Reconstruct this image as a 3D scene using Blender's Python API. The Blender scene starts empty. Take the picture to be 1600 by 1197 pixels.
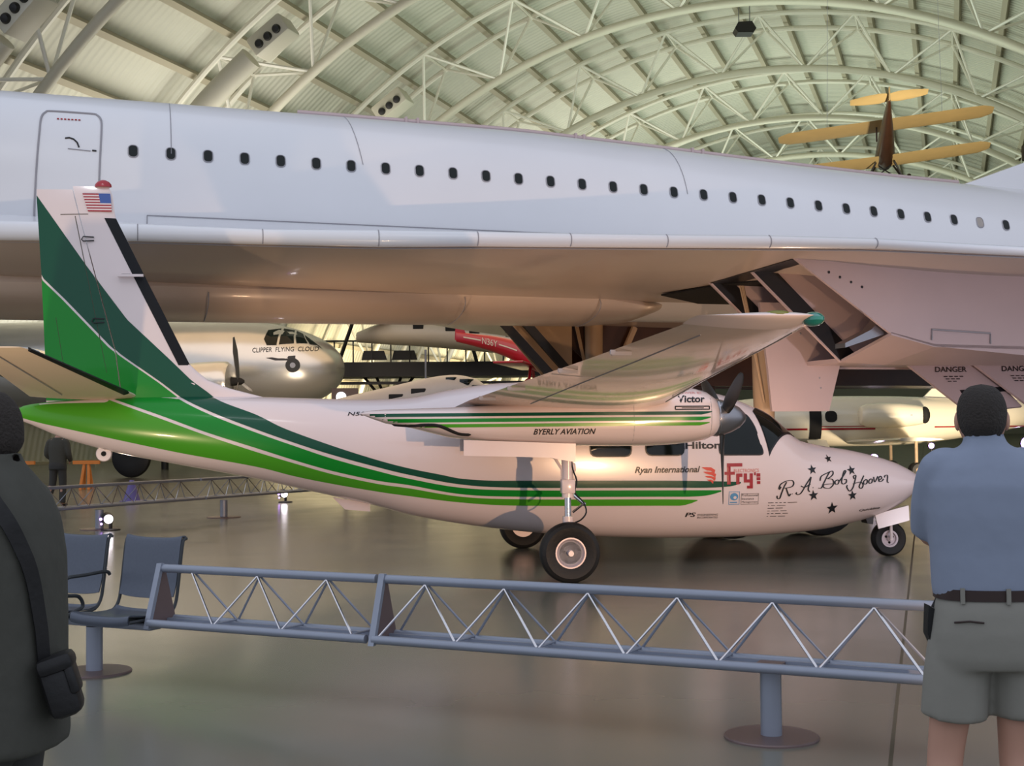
import bpy, bmesh, math, random
from mathutils import Vector, Matrix
from math import sin, cos, pi, radians as rad
random.seed(7)
S = bpy.context.scene
COL = S.collection

# ---------------------------------------------------------------- camera
cd = bpy.data.cameras.new('camera'); cam = bpy.data.objects.new('camera', cd); COL.objects.link(cam)
cd.sensor_width = 36.0; cd.lens = 36.0 * 2080 / 1600
cd.clip_start = 0.1; cd.clip_end = 600
cam.matrix_world = (Matrix.Translation((0, 0, 1.65)) @ Matrix.Rotation(pi/2 + math.atan(70.5/2080), 4, 'X')
                    @ Matrix.Rotation(rad(-0.5), 4, 'Z'))
S.camera = cam
# ---------------------------------------------------------------- view + world
S.view_settings.view_transform = 'Standard'; S.view_settings.look = 'None'
S.view_settings.exposure = 0.1; S.view_settings.gamma = 1.0; S.view_settings.use_curve_mapping = False
W = bpy.data.worlds.new('hall_daylight'); S.world = W; W.use_nodes = True
bg = W.node_tree.nodes['Background']; bg.inputs[0].default_value = (0.80, 0.86, 1.0, 1); bg.inputs[1].default_value = 0.85
# ---------------------------------------------------------------- lamps of the hall and added lights
def lamp(name, kind, loc, target, energy, color, size=0.3, spot=None, blend=0.5, sy=None):
    l = bpy.data.lights.new(name, kind); l.energy = energy; l.color = color
    if kind == 'AREA':
        l.size = size
        if sy: l.shape = 'RECTANGLE'; l.size_y = sy
    else: l.shadow_soft_size = size
    if kind == 'SPOT': l.spot_size = rad(spot); l.spot_blend = blend
    o = bpy.data.objects.new(name, l); COL.objects.link(o); o.location = loc
    d = Vector(target) - Vector(loc); o.rotation_euler = d.to_track_quat('-Z', 'Y').to_euler()
    return o
WARM = (1.0, 0.60, 0.33); BELLY = (1.0, 0.62, 0.37); CREAM = (1.0, 0.95, 0.86); LIME = (0.85, 1.0, 0.84)
lamp('floor_flood_and_fill', 'SPOT', (4.6, 3.0, 0.35), (1.0, 15.5, 1.15), 2700, WARM, 0.05, 44, 1.0)
lamp('added_airliner_light', 'SPOT', (9, 0, 17), (7.5, 23, 5.6), 3600, (1.0, 0.93, 0.91), 1.5, 34, 0.9)  # added unseen light, brightens the airliner's fuselage
lamp('added_airliner_light', 'SPOT', (-6, 0, 17), (-3.0, 21, 5.6), 2200, (0.92, 0.95, 1.0), 1.5, 34, 0.9)  # second added light, cooler, for the airliner's forward part
lamp('floor_flood_and_fill', 'SPOT', (8.6, 9.5, 0.35), (6.4, 18.5, 3.0), 900, (1.0, 0.88, 0.93), 0.15, 50, 0.9)  # added unseen fill that brightens the port nacelle's outer wall
lamp('stabilizer_flood_lamp', 'SPOT', (-5.6, 9.6, 0.2), (-5.3, 14.6, 2.3), 520, (1.0, 0.70, 0.42), 0.1, 60, 0.8)
lamp('added_biplane_light', 'SPOT', (11.5, 35, 6.0), (12.7, 45, 11.2), 4500, (1.0, 0.9, 0.74), 0.3, 60, 0.7)  # added unseen light, only there to brighten the biplane
lamp('belly_uplight', 'SPOT', (3.4, 17.75, 0.3), (3.2, 19.2, 4.2), 190, (1.0, 0.68, 0.45), 0.15, 150, 0.6)
lamp('belly_uplight', 'SPOT', (-3.5, 19.3, 0.2), (-0.5, 22.0, 4.0), 260, BELLY, 0.15, 120, 0.8)  # added uplight without a fixture, warms the airliner's belly
lamp('belly_uplight', 'SPOT', (6.5, 24.5, 0.2), (5.2, 25.0, 4.0), 190, BELLY, 0.15, 130, 0.8)
lamp('tail_flood_lamp', 'SPOT', (-6.70, 22.15, 0.2), (-5.0, 15.8, 2.3), 200, (1.0, 0.8, 0.6), 0.08, 24, 0.5)
lamp('roof_uplight', 'AREA', (-14, 62, 6.5), (-18, 66, 30), 2300, CREAM, 14)
lamp('roof_uplight', 'AREA', (12, 66, 6.5), (14, 70, 30), 2800, LIME, 14)
lamp('roof_uplight', 'AREA', (22, 102, 6.5), (24, 106, 30), 3000, LIME, 14)
lamp('roof_uplight', 'AREA', (4, 100, 6.5), (2, 104, 30), 2300, CREAM, 14)
lamp('roof_uplight', 'AREA', (34, 145, 6.5), (36, 149, 30), 2800, LIME, 14)
for _p, _t in (((-6, 93, 3.5), (-15, 98, 6)), ((2, 116, 3.5), (-6, 122, 7)), ((8, 140, 3.5), (0, 146, 7))):
    lamp('mezzanine_lamp', 'AREA', _p, _t, 950, (1.0, 0.82, 0.52), 8, sy=5).data.spread = rad(110)
lamp('jet_flood_lamp', 'SPOT', (13.0, 36, 0.4), (13.0, 43, 2.0), 2600, (1.0, 0.82, 0.6), 0.2, 70, 0.7)
lamp('propliner_flood_lamp', 'SPOT', (-5.0, 38, 0.4), (-9, 49, 3.5), 1500, (1.0, 0.8, 0.6), 0.25, 60, 0.7)
lamp('far_floor_lamp', 'AREA', (-6, 40, 7.5), (-6, 40, 0), 900, (1.0, 0.66, 0.38), 18)

# ---------------------------------------------------------------- materials
def lin(c):
    r = []
    for v in c[:3]:
        v /= 255.0
        r.append(v/12.92 if v <= 0.04045 else ((v+0.055)/1.055)**2.4)
    return (*r, 1.0)
def mat(name, rgb, rough=0.5, metal=0.0, coat=0.0, vary=0.0, scale=8.0, bump=0.0, bscale=40.0, emit=None, spec=0.5, stretch=None):
    m = bpy.data.materials.new(name); m.use_nodes = True
    nt = m.node_tree; b = nt.nodes['Principled BSDF']
    c = lin(rgb); b.inputs['Base Color'].default_value = c
    b.inputs['Roughness'].default_value = rough; b.inputs['Metallic'].default_value = metal
    b.inputs['Coat Weight'].default_value = coat; b.inputs['Coat Roughness'].default_value = 0.06
    b.inputs['Specular IOR Level'].default_value = spec
    if emit: b.inputs['Emission Color'].default_value = lin(emit[0]); b.inputs['Emission Strength'].default_value = emit[1]
    if vary or bump:
        tc = nt.nodes.new('ShaderNodeTexCoord'); vec = tc.outputs['Object']
        if stretch:
            mp = nt.nodes.new('ShaderNodeMapping'); mp.inputs['Scale'].default_value = stretch
            nt.links.new(vec, mp.inputs[0]); vec = mp.outputs[0]
    if vary:
        n = nt.nodes.new('ShaderNodeTexNoise'); n.inputs['Scale'].default_value = scale; n.inputs['Detail'].default_value = 4
        nt.links.new(vec, n.inputs['Vector'])
        mx = nt.nodes.new('ShaderNodeMix'); mx.data_type = 'RGBA'
        mx.inputs[6].default_value = tuple(v*(1-vary) for v in c[:3]) + (1,)
        mx.inputs[7].default_value = tuple(min(1, v*(1+vary)) for v in c[:3]) + (1,)
        nt.links.new(n.outputs[0], mx.inputs[0]); nt.links.new(mx.outputs[2], b.inputs['Base Color'])
    if bump:
        n2 = nt.nodes.new('ShaderNodeTexNoise'); n2.inputs['Scale'].default_value = bscale; n2.inputs['Detail'].default_value = 3
        nt.links.new(vec, n2.inputs['Vector'])
        bp = nt.nodes.new('ShaderNodeBump'); bp.inputs['Strength'].default_value = bump; bp.inputs['Distance'].default_value = 0.02
        nt.links.new(n2.outputs[0], bp.inputs['Height']); nt.links.new(bp.outputs[0], b.inputs['Normal'])
    return m
M = {}
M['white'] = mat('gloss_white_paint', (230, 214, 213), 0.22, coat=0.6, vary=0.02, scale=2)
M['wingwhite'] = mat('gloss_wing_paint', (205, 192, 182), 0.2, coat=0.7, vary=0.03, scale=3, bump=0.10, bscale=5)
M['dgreen'] = mat('dark_green_paint', (10, 76, 54), 0.25, coat=0.12, spec=0.3)
M['mgreen'] = mat('mid_green_paint', (14, 134, 38), 0.25, coat=0.12, spec=0.3)
M['lgreen'] = mat('bright_green_paint', (74, 158, 34), 0.25, coat=0.12, spec=0.3)
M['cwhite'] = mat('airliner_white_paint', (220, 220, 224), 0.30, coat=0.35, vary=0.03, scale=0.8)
M['cunder'] = mat('airliner_belly_warm_tint', (186, 170, 158), 0.34, coat=0.2, vary=0.05, scale=0.9)  # white underside, with warm light and shade put into its colour
M['seam'] = mat('panel_seam_grey', (150, 148, 154), 0.6)
M['black'] = mat('black_rubber_boot', (14, 15, 19), 0.45, spec=0.25)
M['tyre'] = mat('tyre_rubber', (16, 16, 17), 0.6, bump=0.15, bscale=30)
M['ink'] = mat('black_lettering', (22, 22, 26), 0.4)
M['joint'] = mat('dark_joint_filler', (84, 76, 60), 0.7)
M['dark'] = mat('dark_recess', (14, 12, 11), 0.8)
M['red'] = mat('red_paint', (160, 10, 32), 0.3, coat=0.4)
M['orange'] = mat('orange_red_paint', (214, 52, 30), 0.3, coat=0.4)
M['blue'] = mat('blue_paint', (52, 84, 160), 0.3, coat=0.4)
M['skyblue'] = mat('pale_blue_paint', (86, 150, 196), 0.4)
M['pink'] = mat('faded_red_lettering', (206, 130, 130), 0.5)
M['glass'] = mat('dark_glazing', (8, 16, 14), 0.08, coat=0.0, spec=0.35, vary=0.5, scale=5)
M['chrome'] = mat('polished_chrome', (215, 212, 214), 0.12, metal=1.0)
M['steel'] = mat('satin_steel', (150, 150, 156), 0.3, metal=0.9)
M['stabwhite'] = mat('satin_white_paint', (214, 198, 178), 0.45)
M['alu'] = mat('polished_aluminium', (206, 204, 198), 0.26, metal=0.75, vary=0.06, scale=1.5, bump=0.08, bscale=2.5)
M['prop'] = mat('propeller_black', (26, 28, 27), 0.4)
M['rail'] = mat('blue_grey_metal', (146, 152, 166), 0.36, metal=0.3, vary=0.04)
M['railplate'] = mat('brown_grey_plate', (116, 98, 96), 0.45, metal=0.3)
M['seat'] = mat('perforated_blue_steel', (88, 94, 106), 0.4, metal=0.45, vary=0.12, scale=60)
M['seatdark'] = mat('dark_grey_casting', (46, 50, 54), 0.5)
M['truss'] = mat('cream_white_steel', (224, 221, 206), 0.45)
M['webbright'] = mat('brightened_web_steel', (240, 238, 226), 0.4)  # same steel as the chords, whitened for the light on it
M['purlin'] = mat('shade_darkened_purlin', (176, 168, 146), 0.55)  # same steel as the trusses, darkened in colour for shade
M['duct'] = mat('cream_duct_metal', (204, 200, 182), 0.5)
M['cream'] = mat('cream_jet_paint', (240, 230, 204), 0.25, coat=0.5)
M['tan'] = mat('tan_fabric', (206, 176, 116), 0.6, vary=0.12, scale=2)
M['brown'] = mat('dark_wood_and_shade_brown', (64, 38, 24), 0.35, vary=0.3, scale=3)  # wood brown, also used as painted shade on the starboard nacelle
M['bay'] = mat('tan_bay_paint', (178, 152, 124), 0.5, vary=0.12, scale=1.5)
M['grey'] = mat('grey_aircraft_paint', (160, 152, 146), 0.35, vary=0.05)
M['pale'] = mat('pale_aircraft_paint', (204, 192, 172), 0.4, vary=0.05)
M['iron'] = mat('black_painted_steel', (20, 18, 17), 0.5)
M['olive'] = mat('olive_lens', (120, 122, 44), 0.2)
M['teal'] = mat('green_lens', (10, 120, 110), 0.12, coat=1.0)
M['lens'] = mat('lit_lamp_lens', (255, 246, 255), 0.3, emit=((255, 244, 255), 12.0))
M['violet'] = mat('violet_lens_glare', (190, 150, 255), 0.3, emit=((190, 140, 255), 6.0))  # glow colour for the violet glare at lamp lenses
M['lamp'] = mat('white_lamp_disc', (255, 255, 250), 0.3, emit=((240, 248, 255), 2.5))
M['skin'] = mat('skin', (184, 140, 120), 0.55, vary=0.06, scale=12)
M['hair'] = mat('dark_brown_hair', (46, 40, 36), 0.85, vary=0.35, scale=60, bump=0.5, bscale=120)
M['tee'] = mat('blue_grey_cotton', (134, 144, 164), 0.9, vary=0.04, scale=20, bump=0.5, bscale=5)
M['khaki'] = mat('khaki_cotton', (132, 130, 122), 0.9, vary=0.05, scale=14, bump=0.15, bscale=12)
M['leather'] = mat('dark_brown_leather', (44, 26, 22), 0.5)
M['jacket'] = mat('charcoal_cloth', (70, 70, 64), 0.95, vary=0.12, scale=30, bump=0.25, bscale=16)
M['bagcloth'] = mat('black_nylon', (14, 13, 15), 0.6, bump=0.1)
M['darktrouser'] = mat('dark_trousers', (60, 60, 58), 0.9, vary=0.1)
M['shoe'] = mat('dark_shoe', (24, 22, 22), 0.5)
M['trestle'] = mat('orange_trestle_paint', (196, 118, 44), 0.5)
M['cone'] = mat('violet_cone_plastic', (96, 88, 150), 0.5)
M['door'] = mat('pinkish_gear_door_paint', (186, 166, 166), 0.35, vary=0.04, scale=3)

# ---------------------------------------------------------------- mesh builder
class MB:
    def __init__(s): s.v = []; s.f = []; s.mi = []; s.m = 0
    def add(s, vs, fs, T=None):
        o = len(s.v)
        s.v += [tuple(T @ Vector(p)) if T else tuple(p) for p in vs]
        s.f += [tuple(i+o for i in f) for f in fs]; s.mi += [s.m]*len(fs); return s
    def box(s, c, d, T=None, ch=0.0):
        x, y, z = d[0]/2, d[1]/2, d[2]/2
        if ch <= 0:
            vs = [(c[0]+i*x, c[1]+j*y, c[2]+k*z) for i in (-1, 1) for j in (-1, 1) for k in (-1, 1)]
            return s.add(vs, [(0, 1, 3, 2), (4, 6, 7, 5), (0, 4, 5, 1), (2, 3, 7, 6), (0, 2, 6, 4), (1, 5, 7, 3)], T)
        bm = bmesh.new(); bmesh.ops.create_cube(bm, size=1.0)
        for v in bm.verts: v.co = Vector((c[0]+v.co.x*d[0], c[1]+v.co.y*d[1], c[2]+v.co.z*d[2]))
        bmesh.ops.bevel(bm, geom=bm.edges[:], offset=ch, segments=2, affect='EDGES', profile=0.5)
        bm.verts.index_update()
        s.add([v.co[:] for v in bm.verts], [tuple(v.index for v in f.verts) for f in bm.faces], T); bm.free(); return s
    def loft(s, rings, caps=True, closed=True, T=None):
        n = len(rings[0]); vs = [p for r in rings for p in r]; fs = []
        for i in range(len(rings)-1):
            for j in range(n if closed else n-1):
                k = (j+1) % n
                fs.append((i*n+j, i*n+k, (i+1)*n+k, (i+1)*n+j))
        if caps and closed:
            fs.append(tuple(range(n))[::-1]); fs.append(tuple(range((len(rings)-1)*n, len(rings)*n)))
        return s.add(vs, fs, T)
    def tube(s, pts, r, n=8, caps=True, T=None):
        P = [Vector(p) for p in pts]; N = len(P)
        R = r if isinstance(r, (list, tuple)) else [r]*N
        t0 = (P[1]-P[0]).normalized(); a = Vector((0, 0, 1)) if abs(t0.z) < 0.9 else Vector((1, 0, 0))
        u = t0.cross(a).normalized(); rings = []
        for i in range(N):
            t = (P[min(i+1, N-1)]-P[max(i-1, 0)]).normalized()
            u = (u - t*u.dot(t)).normalized(); w = t.cross(u)
            rings.append([tuple(P[i]+(u*cos(2*pi*k/n)+w*sin(2*pi*k/n))*R[i]) for k in range(n)])
        return s.loft(rings, caps, True, T)
    def lathe(s, prof, o=(0, 0, 0), ax=(0, 0, 1), n=24, T=None, caps=True):
        a = Vector(ax).normalized(); h = Vector((0, 0, 1)) if abs(a.z) < 0.9 else Vector((1, 0, 0))
        u = a.cross(h).normalized(); w = a.cross(u); O = Vector(o)
        return s.loft([[tuple(O+a*z+(u*cos(2*pi*k/n)+w*sin(2*pi*k/n))*max(r, 1e-4)) for k in range(n)] for r, z in prof], caps, True, T)
    def prism(s, poly, d, T=None):
        d = Vector(d); n = len(poly); A = [Vector(p) for p in poly]
        vs = [tuple(p) for p in A]+[tuple(p+d) for p in A]
        fs = [tuple(range(n))[::-1], tuple(range(n, 2*n))]+[(i, (i+1) % n, n+(i+1) % n, n+i) for i in range(n)]
        return s.add(vs, fs, T)
    def ball(s, c, r, n=12, T=None):
        r = r if isinstance(r, (tuple, list)) else (r, r, r); m = max(6, n//2)
        rings = [[(c[0]+r[0]*sin(pi*i/m)*cos(2*pi*k/n), c[1]+r[1]*sin(pi*i/m)*sin(2*pi*k/n), c[2]+r[2]*cos(pi*i/m)) for k in range(n)]
                 for i in [0.02]+list(range(1, m))+[m-0.02]]
        return s.loft(rings, True, True, T)
    def build(s, name, mats, parent=None, smooth=38, fix=True):
        me = bpy.data.meshes.new(name); me.from_pydata(s.v, [], s.f)
        for m in (mats if isinstance(mats, (list, tuple)) else [mats]): me.materials.append(M[m] if isinstance(m, str) else m)
        me.polygons.foreach_set('material_index', s.mi)
        if fix:
            bm = bmesh.new(); bm.from_mesh(me); bmesh.ops.recalc_face_normals(bm, faces=bm.faces[:]); bm.to_mesh(me); bm.free()
        if smooth:
            me.polygons.foreach_set('use_smooth', [True]*len(me.polygons)); me.set_sharp_from_angle(angle=rad(smooth))
        me.update()
        o = bpy.data.objects.new(name, me); COL.objects.link(o)
        if parent: o.parent = parent
        return o
def tag(o, label=None, cat=None, group=None, kind=None):
    if label: o['label'] = label
    if cat: o['category'] = cat
    if group: o['group'] = group
    if kind: o['kind'] = kind
    return o
def thing(name, label, cat, loc=(0, 0, 0), rz=0.0, group=None):
    o = bpy.data.objects.new(name, None); COL.objects.link(o); o.empty_display_size = 0.2
    o.location = loc; o.rotation_euler = (0, 0, rz); return tag(o, label, cat, group)
def copy_tree(o, parent=None):
    c = o.copy(); COL.objects.link(c); c.parent = parent
    for ch in o.children: copy_tree(ch, c)
    return c
def text2d(body, width=None, height=None, shear=0.0, bold=0.0, spacing=1.0, align='LEFT'):
    cu = bpy.data.curves.new('lettering_curve', 'FONT'); cu.body = body; cu.size = 1.0; cu.shear = shear
    cu.offset = bold; cu.space_character = spacing; cu.resolution_u = 3; cu.align_x = 'LEFT'
    o = bpy.data.objects.new('lettering_tmp', cu); COL.objects.link(o)
    dg = bpy.context.evaluated_depsgraph_get(); dg.update()
    me = o.evaluated_get(dg).to_mesh()
    vs = [(v.co.x, v.co.y) for v in me.vertices]; fs = [tuple(p.vertices) for p in me.polygons]
    o.evaluated_get(dg).to_mesh_clear()
    bpy.data.objects.remove(o); bpy.data.curves.remove(cu)
    x0 = min(v[0] for v in vs); x1 = max(v[0] for v in vs); y0 = min(v[1] for v in vs); y1 = max(v[1] for v in vs)
    sx = width/(x1-x0) if width else 1; sy = height/(y1-y0) if height else sx
    if not width: sx = sy
    return [((x-x0)*sx, (y-y0)*sy) for x, y in vs], fs
def interp(pts, x):
    if x <= pts[0][0]: return pts[0][1]
    for a, b in zip(pts, pts[1:]):
        if x <= b[0]: return a[1]+(b[1]-a[1])*(x-a[0])/(b[0]-a[0])
    return pts[-1][1]
def smooth_pts(P, k=4):
    P = [Vector(p) for p in P]; out = []
    for i in range(len(P)-1):
        a, b, c, d = P[max(i-1, 0)], P[i], P[i+1], P[min(i+2, len(P)-1)]
        for j in range(k):
            t = j/k
            out.append(0.5*((2*b)+(c-a)*t+(2*a-5*b+4*c-d)*t*t+(3*b-a-3*c+d)*t**3))
    return out+[P[-1]]
def airfoil(n=14, t=0.12):
    # closed loop, x 0 (leading) .. 1 (trailing), thickness ratio t
    def yt(x): return 5*t*(0.2969*math.sqrt(x)-0.126*x-0.3516*x*x+0.2843*x**3-0.1036*x**4)
    up = [(0.5*(1-cos(pi*i/n)), yt(0.5*(1-cos(pi*i/n)))) for i in range(n+1)]
    lo = [(x, -0.75*y) for x, y in up[1:-1]]
    return up[::-1]+lo
# ================================================================ the hall: floor, vaulted roof
PHI, VA, VH, VR, S0, SP = rad(18.13), -10.97, 24.555, 30.16, 42.98, 14.3
AX = Vector((sin(PHI), cos(PHI), 0)); LT = Vector((cos(PHI), -sin(PHI), 0))
def vault(s, th, r): return AX*s + LT*(VA+r*sin(th)) + Vector((0, 0, VH-VR+r*cos(th)))
def mat_floor():
    m = mat('polished_concrete', (114, 112, 101), 0.2, vary=0.06, scale=0.35, spec=0.55)
    nt = m.node_tree; b = nt.nodes['Principled BSDF']
    n = nt.nodes.new('ShaderNodeTexNoise'); n.inputs['Scale'].default_value = 1.3; n.inputs['Detail'].default_value = 6
    tc = nt.nodes.new('ShaderNodeTexCoord'); nt.links.new(tc.outputs['Object'], n.inputs['Vector'])
    mr = nt.nodes.new('ShaderNodeMapRange'); mr.inputs[3].default_value = 0.15; mr.inputs[4].default_value = 0.27
    nt.links.new(n.outputs[0], mr.inputs[0]); nt.links.new(mr.outputs[0], b.inputs['Roughness'])
    return m
M['floor'] = mat_floor()
def mat_deck():
    m = mat('corrugated_cream_deck', (208, 207, 192), 0.7, vary=0.05, scale=0.3)
    nt = m.node_tree; b = nt.nodes['Principled BSDF']
    uv = nt.nodes.new('ShaderNodeAttribute'); uv.attribute_name = 'arc'
    w = nt.nodes.new('ShaderNodeTexWave'); w.bands_direction = 'X'; w.inputs['Scale'].default_value = 0.7; w.inputs['Distortion'].default_value = 0.3
    nt.links.new(uv.outputs['Vector'], w.inputs['Vector'])
    bp = nt.nodes.new('ShaderNodeBump'); bp.inputs['Strength'].default_value = 0.5; bp.inputs['Distance'].default_value = 0.12
    nt.links.new(w.outputs['Color'], bp.inputs['Height']); nt.links.new(bp.outputs[0], b.inputs['Normal'])
    return m
M['deck'] = mat_deck()
f = MB(); f.box((20, 105, -0.1), (190, 290, 0.2)); tag(f.build('floor', 'floor', smooth=0), kind='structure')
f = MB()   # expansion joint in the floor, parallel to the hall's axis
f.box((0, 0, 0), (0.02, 120, 0.002), Matrix.Translation(Vector((1.985+45*sin(.3013), 7.06+45*cos(.3013), 0.001))) @ Matrix.Rotation(-math.atan2(8.7, 28), 4, 'Z'))
tag(f.build('trim_1', 'joint', smooth=0), kind='structure')
# deck
d = MB(); TH = [rad(-96+192*i/96) for i in range(97)]
ss = [26+8*i for i in range(27)]; RD = VR+4.1
d.loft([[tuple(vault(s, t, RD)) for t in TH] for s in ss], caps=False, closed=False)
d.loft([[tuple(vault(s, t, RD+0.3)) for t in TH] for s in ss], caps=False, closed=False)
d.m = 1
k = -0.0
dth = 2.75/RD
for q in range(-18, 19):                      # purlins running the length of the roof
    t = (q+0.5)*dth
    for (r, w) in ((RD-0.32, 0.13),):
        T = Matrix.Translation(vault(26+104, t, r)) @ Matrix.Rotation(-PHI, 4, 'Z') @ Matrix.Rotation(t, 4, 'Y')
        d.box((0, 0, 0), (w, 208, 0.62), T); d.box((0, 0, -0.33), (0.30, 208, 0.05), T)
ck = d.build('ceiling', ['deck', 'purlin'], smooth=30, fix=False); tag(ck, kind='structure')
at = ck.data.attributes.new('arc', 'FLOAT_VECTOR', 'POINT'); n1 = len(TH)*len(ss)
for i in range(len(ck.data.vertices)):
    if i < 2*n1:
        j = i % n1; at.data[i].vector = (ss[j//len(TH)], TH[j % len(TH)]*RD, 0)
e = MB(); e.loft([[tuple(vault(234, t, RD)) for t in TH], [tuple(vault(234, t, 0.5)) for t in TH]], caps=False, closed=False)
tag(e.build('wall_end', 'deck', fix=False), kind='structure')
# arched trusses: one thing each, webs are parts sharing their meshes
NP = 7; PTH = 5.4/VR
def truss(k, label):
    s = S0+SP*k
    t = thing('roof_truss', label, 'roof truss', group='arched trusses of the hangar roof')
    o0 = vault(s, 0, VR); o0.z = 0; t.location = o0; inv = Matrix.Translation(-o0)
    A = [rad(-75+150*i/60) for i in range(61)]
    b = MB(); b.tube([inv @ vault(s, x, VR) for x in A], 0.24, 10); b.build('lower_chord', 'duct', t)
    for sg in (-1, 1):
        b = MB(); b.tube([inv @ vault(s+1.75*sg, x, VR+3.1) for x in A], 0.16, 8); b.build('upper_chord', 'truss', t)
    for q in range(-NP, NP+1):
        up = [inv @ vault(s+1.75*sg, q*PTH, VR+3.1) for sg in (-1, 1)]
        b = MB(); b.tube(up, 0.08, 6); b.build('cross_tube', 'truss', t)
        for h in (-0.5, 0.5):
            lo = inv @ vault(s, (q+h)*PTH, VR)
            for p in up:
                b = MB(); b.tube([lo, p], 0.085, 6); b.build('web_brace', 'webbright', t)
    return t
ORD = ['nearest arched roof truss, lowest at the top left corner', 'second arched roof truss from the front', 'third arched roof truss from the front, left of the black speaker',
       'fourth arched roof truss, passing behind the black speaker', 'fifth arched roof truss, above the hanging biplane', 'sixth arched roof truss, just behind the hanging biplane',
       'seventh arched roof truss, far down the hall', 'eighth arched roof truss, farthest one down the hall']
t0 = None
for k in range(8):
    lab = 'cream tubular ' + ORD[k]
    if t0 is None: t0 = truss(0, lab)
    else:
        c = copy_tree(t0); c['label'] = lab; o0 = vault(S0+SP*k, 0, VR); o0.z = 0; c.location = o0
# round ducts with triple nozzles, one per bay
def duct(k, tn, label):
    s = S0+SP*k; r = VR-0.9
    t = thing('air_duct', label, 'air duct', vault(s, rad(-75), r), group='round air ducts with triple nozzles'); inv = Matrix.Translation(-t.location)
    b = MB(); b.tube([inv @ vault(s, rad(-75+(tn+75)*i/14), r) for i in range(15)], 0.52, 16); b.build('duct_pipe', 'duct', t)
    b = MB(); T = inv @ Matrix.Translation(vault(s, rad(tn+2.6), r)) @ Matrix.Rotation(-PHI, 4, 'Z') @ Matrix.Rotation(rad(tn+2.6), 4, 'Y')
    b.box((0, 0, 0), (1.9, 1.2, .95), T, 0.12); b.build('nozzle_box', 'duct', t)
    for i in (-1, 0, 1):
        b = MB(); b.lathe([(0.10, 0), (0.19, 0.0), (0.20, 0.04), (0.14, 0.2), (0.03, 0.22)], (i*.5, -0.6, -0.12), (0, -1, -0.35), 16, T); b.build('air_nozzle', 'iron', t)
duct(-0.32, -44.0, 'fat cream air duct with three black nozzles at the top left corner')
duct(0.56, -36.8, 'fat cream air duct whose three black nozzles sit left of the roof centre')
duct(1.47, -36.8, 'cream air duct with three black nozzles just above the white fuselage')
# black speaker under the roof
t = thing('hanging_speaker', 'black six-sided loudspeaker cluster hanging high under the roof', 'speaker', vault(72.6, rad(1.5), VR-1.2))
b = MB(); b.prism([(-.58, -.45, -.05), (-.4, -.45, .3), (.35, -.45, .34), (.58, -.45, -.05), (.42, -.45, -.28), (-.42, -.45, -.28)], (0, .9, 0)); b.build('speaker_body', 'iron', t)
for x in (-.3, .3):
    b = MB(); b.tube([(x, 0, .3), (x, 0, 4.2)], .03, 6); b.build('suspension_cable', 'steel', t)

# ================================================================ supersonic airliner
CO = Vector((-5.99, 20.96, 0)); CY = rad(16.6)
cc = thing('airliner', 'huge white supersonic airliner parked behind the green and white airplane', 'airplane', CO, CY)
LE = [(-9, -.9, 4.95, 4.75), (-6, -1.35, 4.85, 4.55), (-2.81, -1.83, 4.63, 4.34), (-1.78, -2.25, 4.57, 4.30), (.04, -3.0, 4.48, 4.24), (1.64, -3.79, 4.35, 4.14), (3.07, -4.53, 4.28, 4.05),
      (4.27, -5.09, 4.22, 4.02), (5.33, -5.72, 4.14, 3.96), (6.39, -6.35, 4.07, 3.90), (7.44, -7.08, 3.99, 3.83), (8.52, -7.72, 3.90, 3.77),
      (9.99, -8.57, 3.73, 3.62), (10.93, -9.06, 3.66, 3.55), (13, -9.9, 3.62, 3.5), (16, -10.8, 3.6, 3.48), (22, -12.2, 3.6, 3.5)]
FT = [(-14, 6.9), (-2, 6.89), (2.9, 6.80), (6.3, 6.72), (8.65, 6.58), (11.7, 6.38), (13.8, 6.26), (16.7, 6.15), (26, 5.9), (36, 5.5)]
def cring(x, n=36):
    zt = interp(FT, x); zb = interp([(-14, 3.42), (9, 3.5), (20, 3.6), (36, 4.8)], x); w = interp([(-14, 1.44), (16, 1.40), (36, .5)], x)
    c = zt-1.5*w/1.44; out = []
    for k in range(n):
        a = 2*pi*k/n; s, q = sin(a), cos(a)
        h = (zt-c) if s > 0 else (c-zb)
        out.append((x, w*math.copysign(abs(q)**0.93, q), c+h*math.copysign(abs(s)**0.93, s)))
    return out
def cside(x, z, off=0.0):
    zt = interp(FT, x); zb = interp([(-14, 3.42), (9, 3.5), (20, 3.6), (36, 4.8)], x); w = interp([(-14, 1.44), (16, 1.40), (36, .5)], x)
    c = zt-1.5*w/1.44; h = (zt-c) if z > c else (c-zb); q = min(1, abs((z-c)/h)); e = 2/0.93
    y = w*(1-q**e)**(1/e)
    r = math.hypot(y, z-c) or 1
    return (x, -y*(1+off/r), c+(z-c)*(1+off/r))
b = MB(); b.loft([cring(-14+50*i/70) for i in range(71)])
b.m = 1
def cseam(p, q, w=0.006, n=14):
    P = [cside(p[0]+(q[0]-p[0])*i/n, p[1]+(q[1]-p[1])*i/n, 0.004) for i in range(n+1)]
    b.tube(P, w, 4)
cseam((.55, 6.75), (.55, 5.8)); cseam((3.3, 6.72), (3.45, 5.78)); cseam((8.9, 6.5), (8.95, 5.55)); cseam((.2, 4.86), (16, 4.72), .008, 40)
cseam((.2, 4.86), (.2, 4.6))
fus = b.build('fuselage', ['cwhite', 'seam'], cc)
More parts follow.
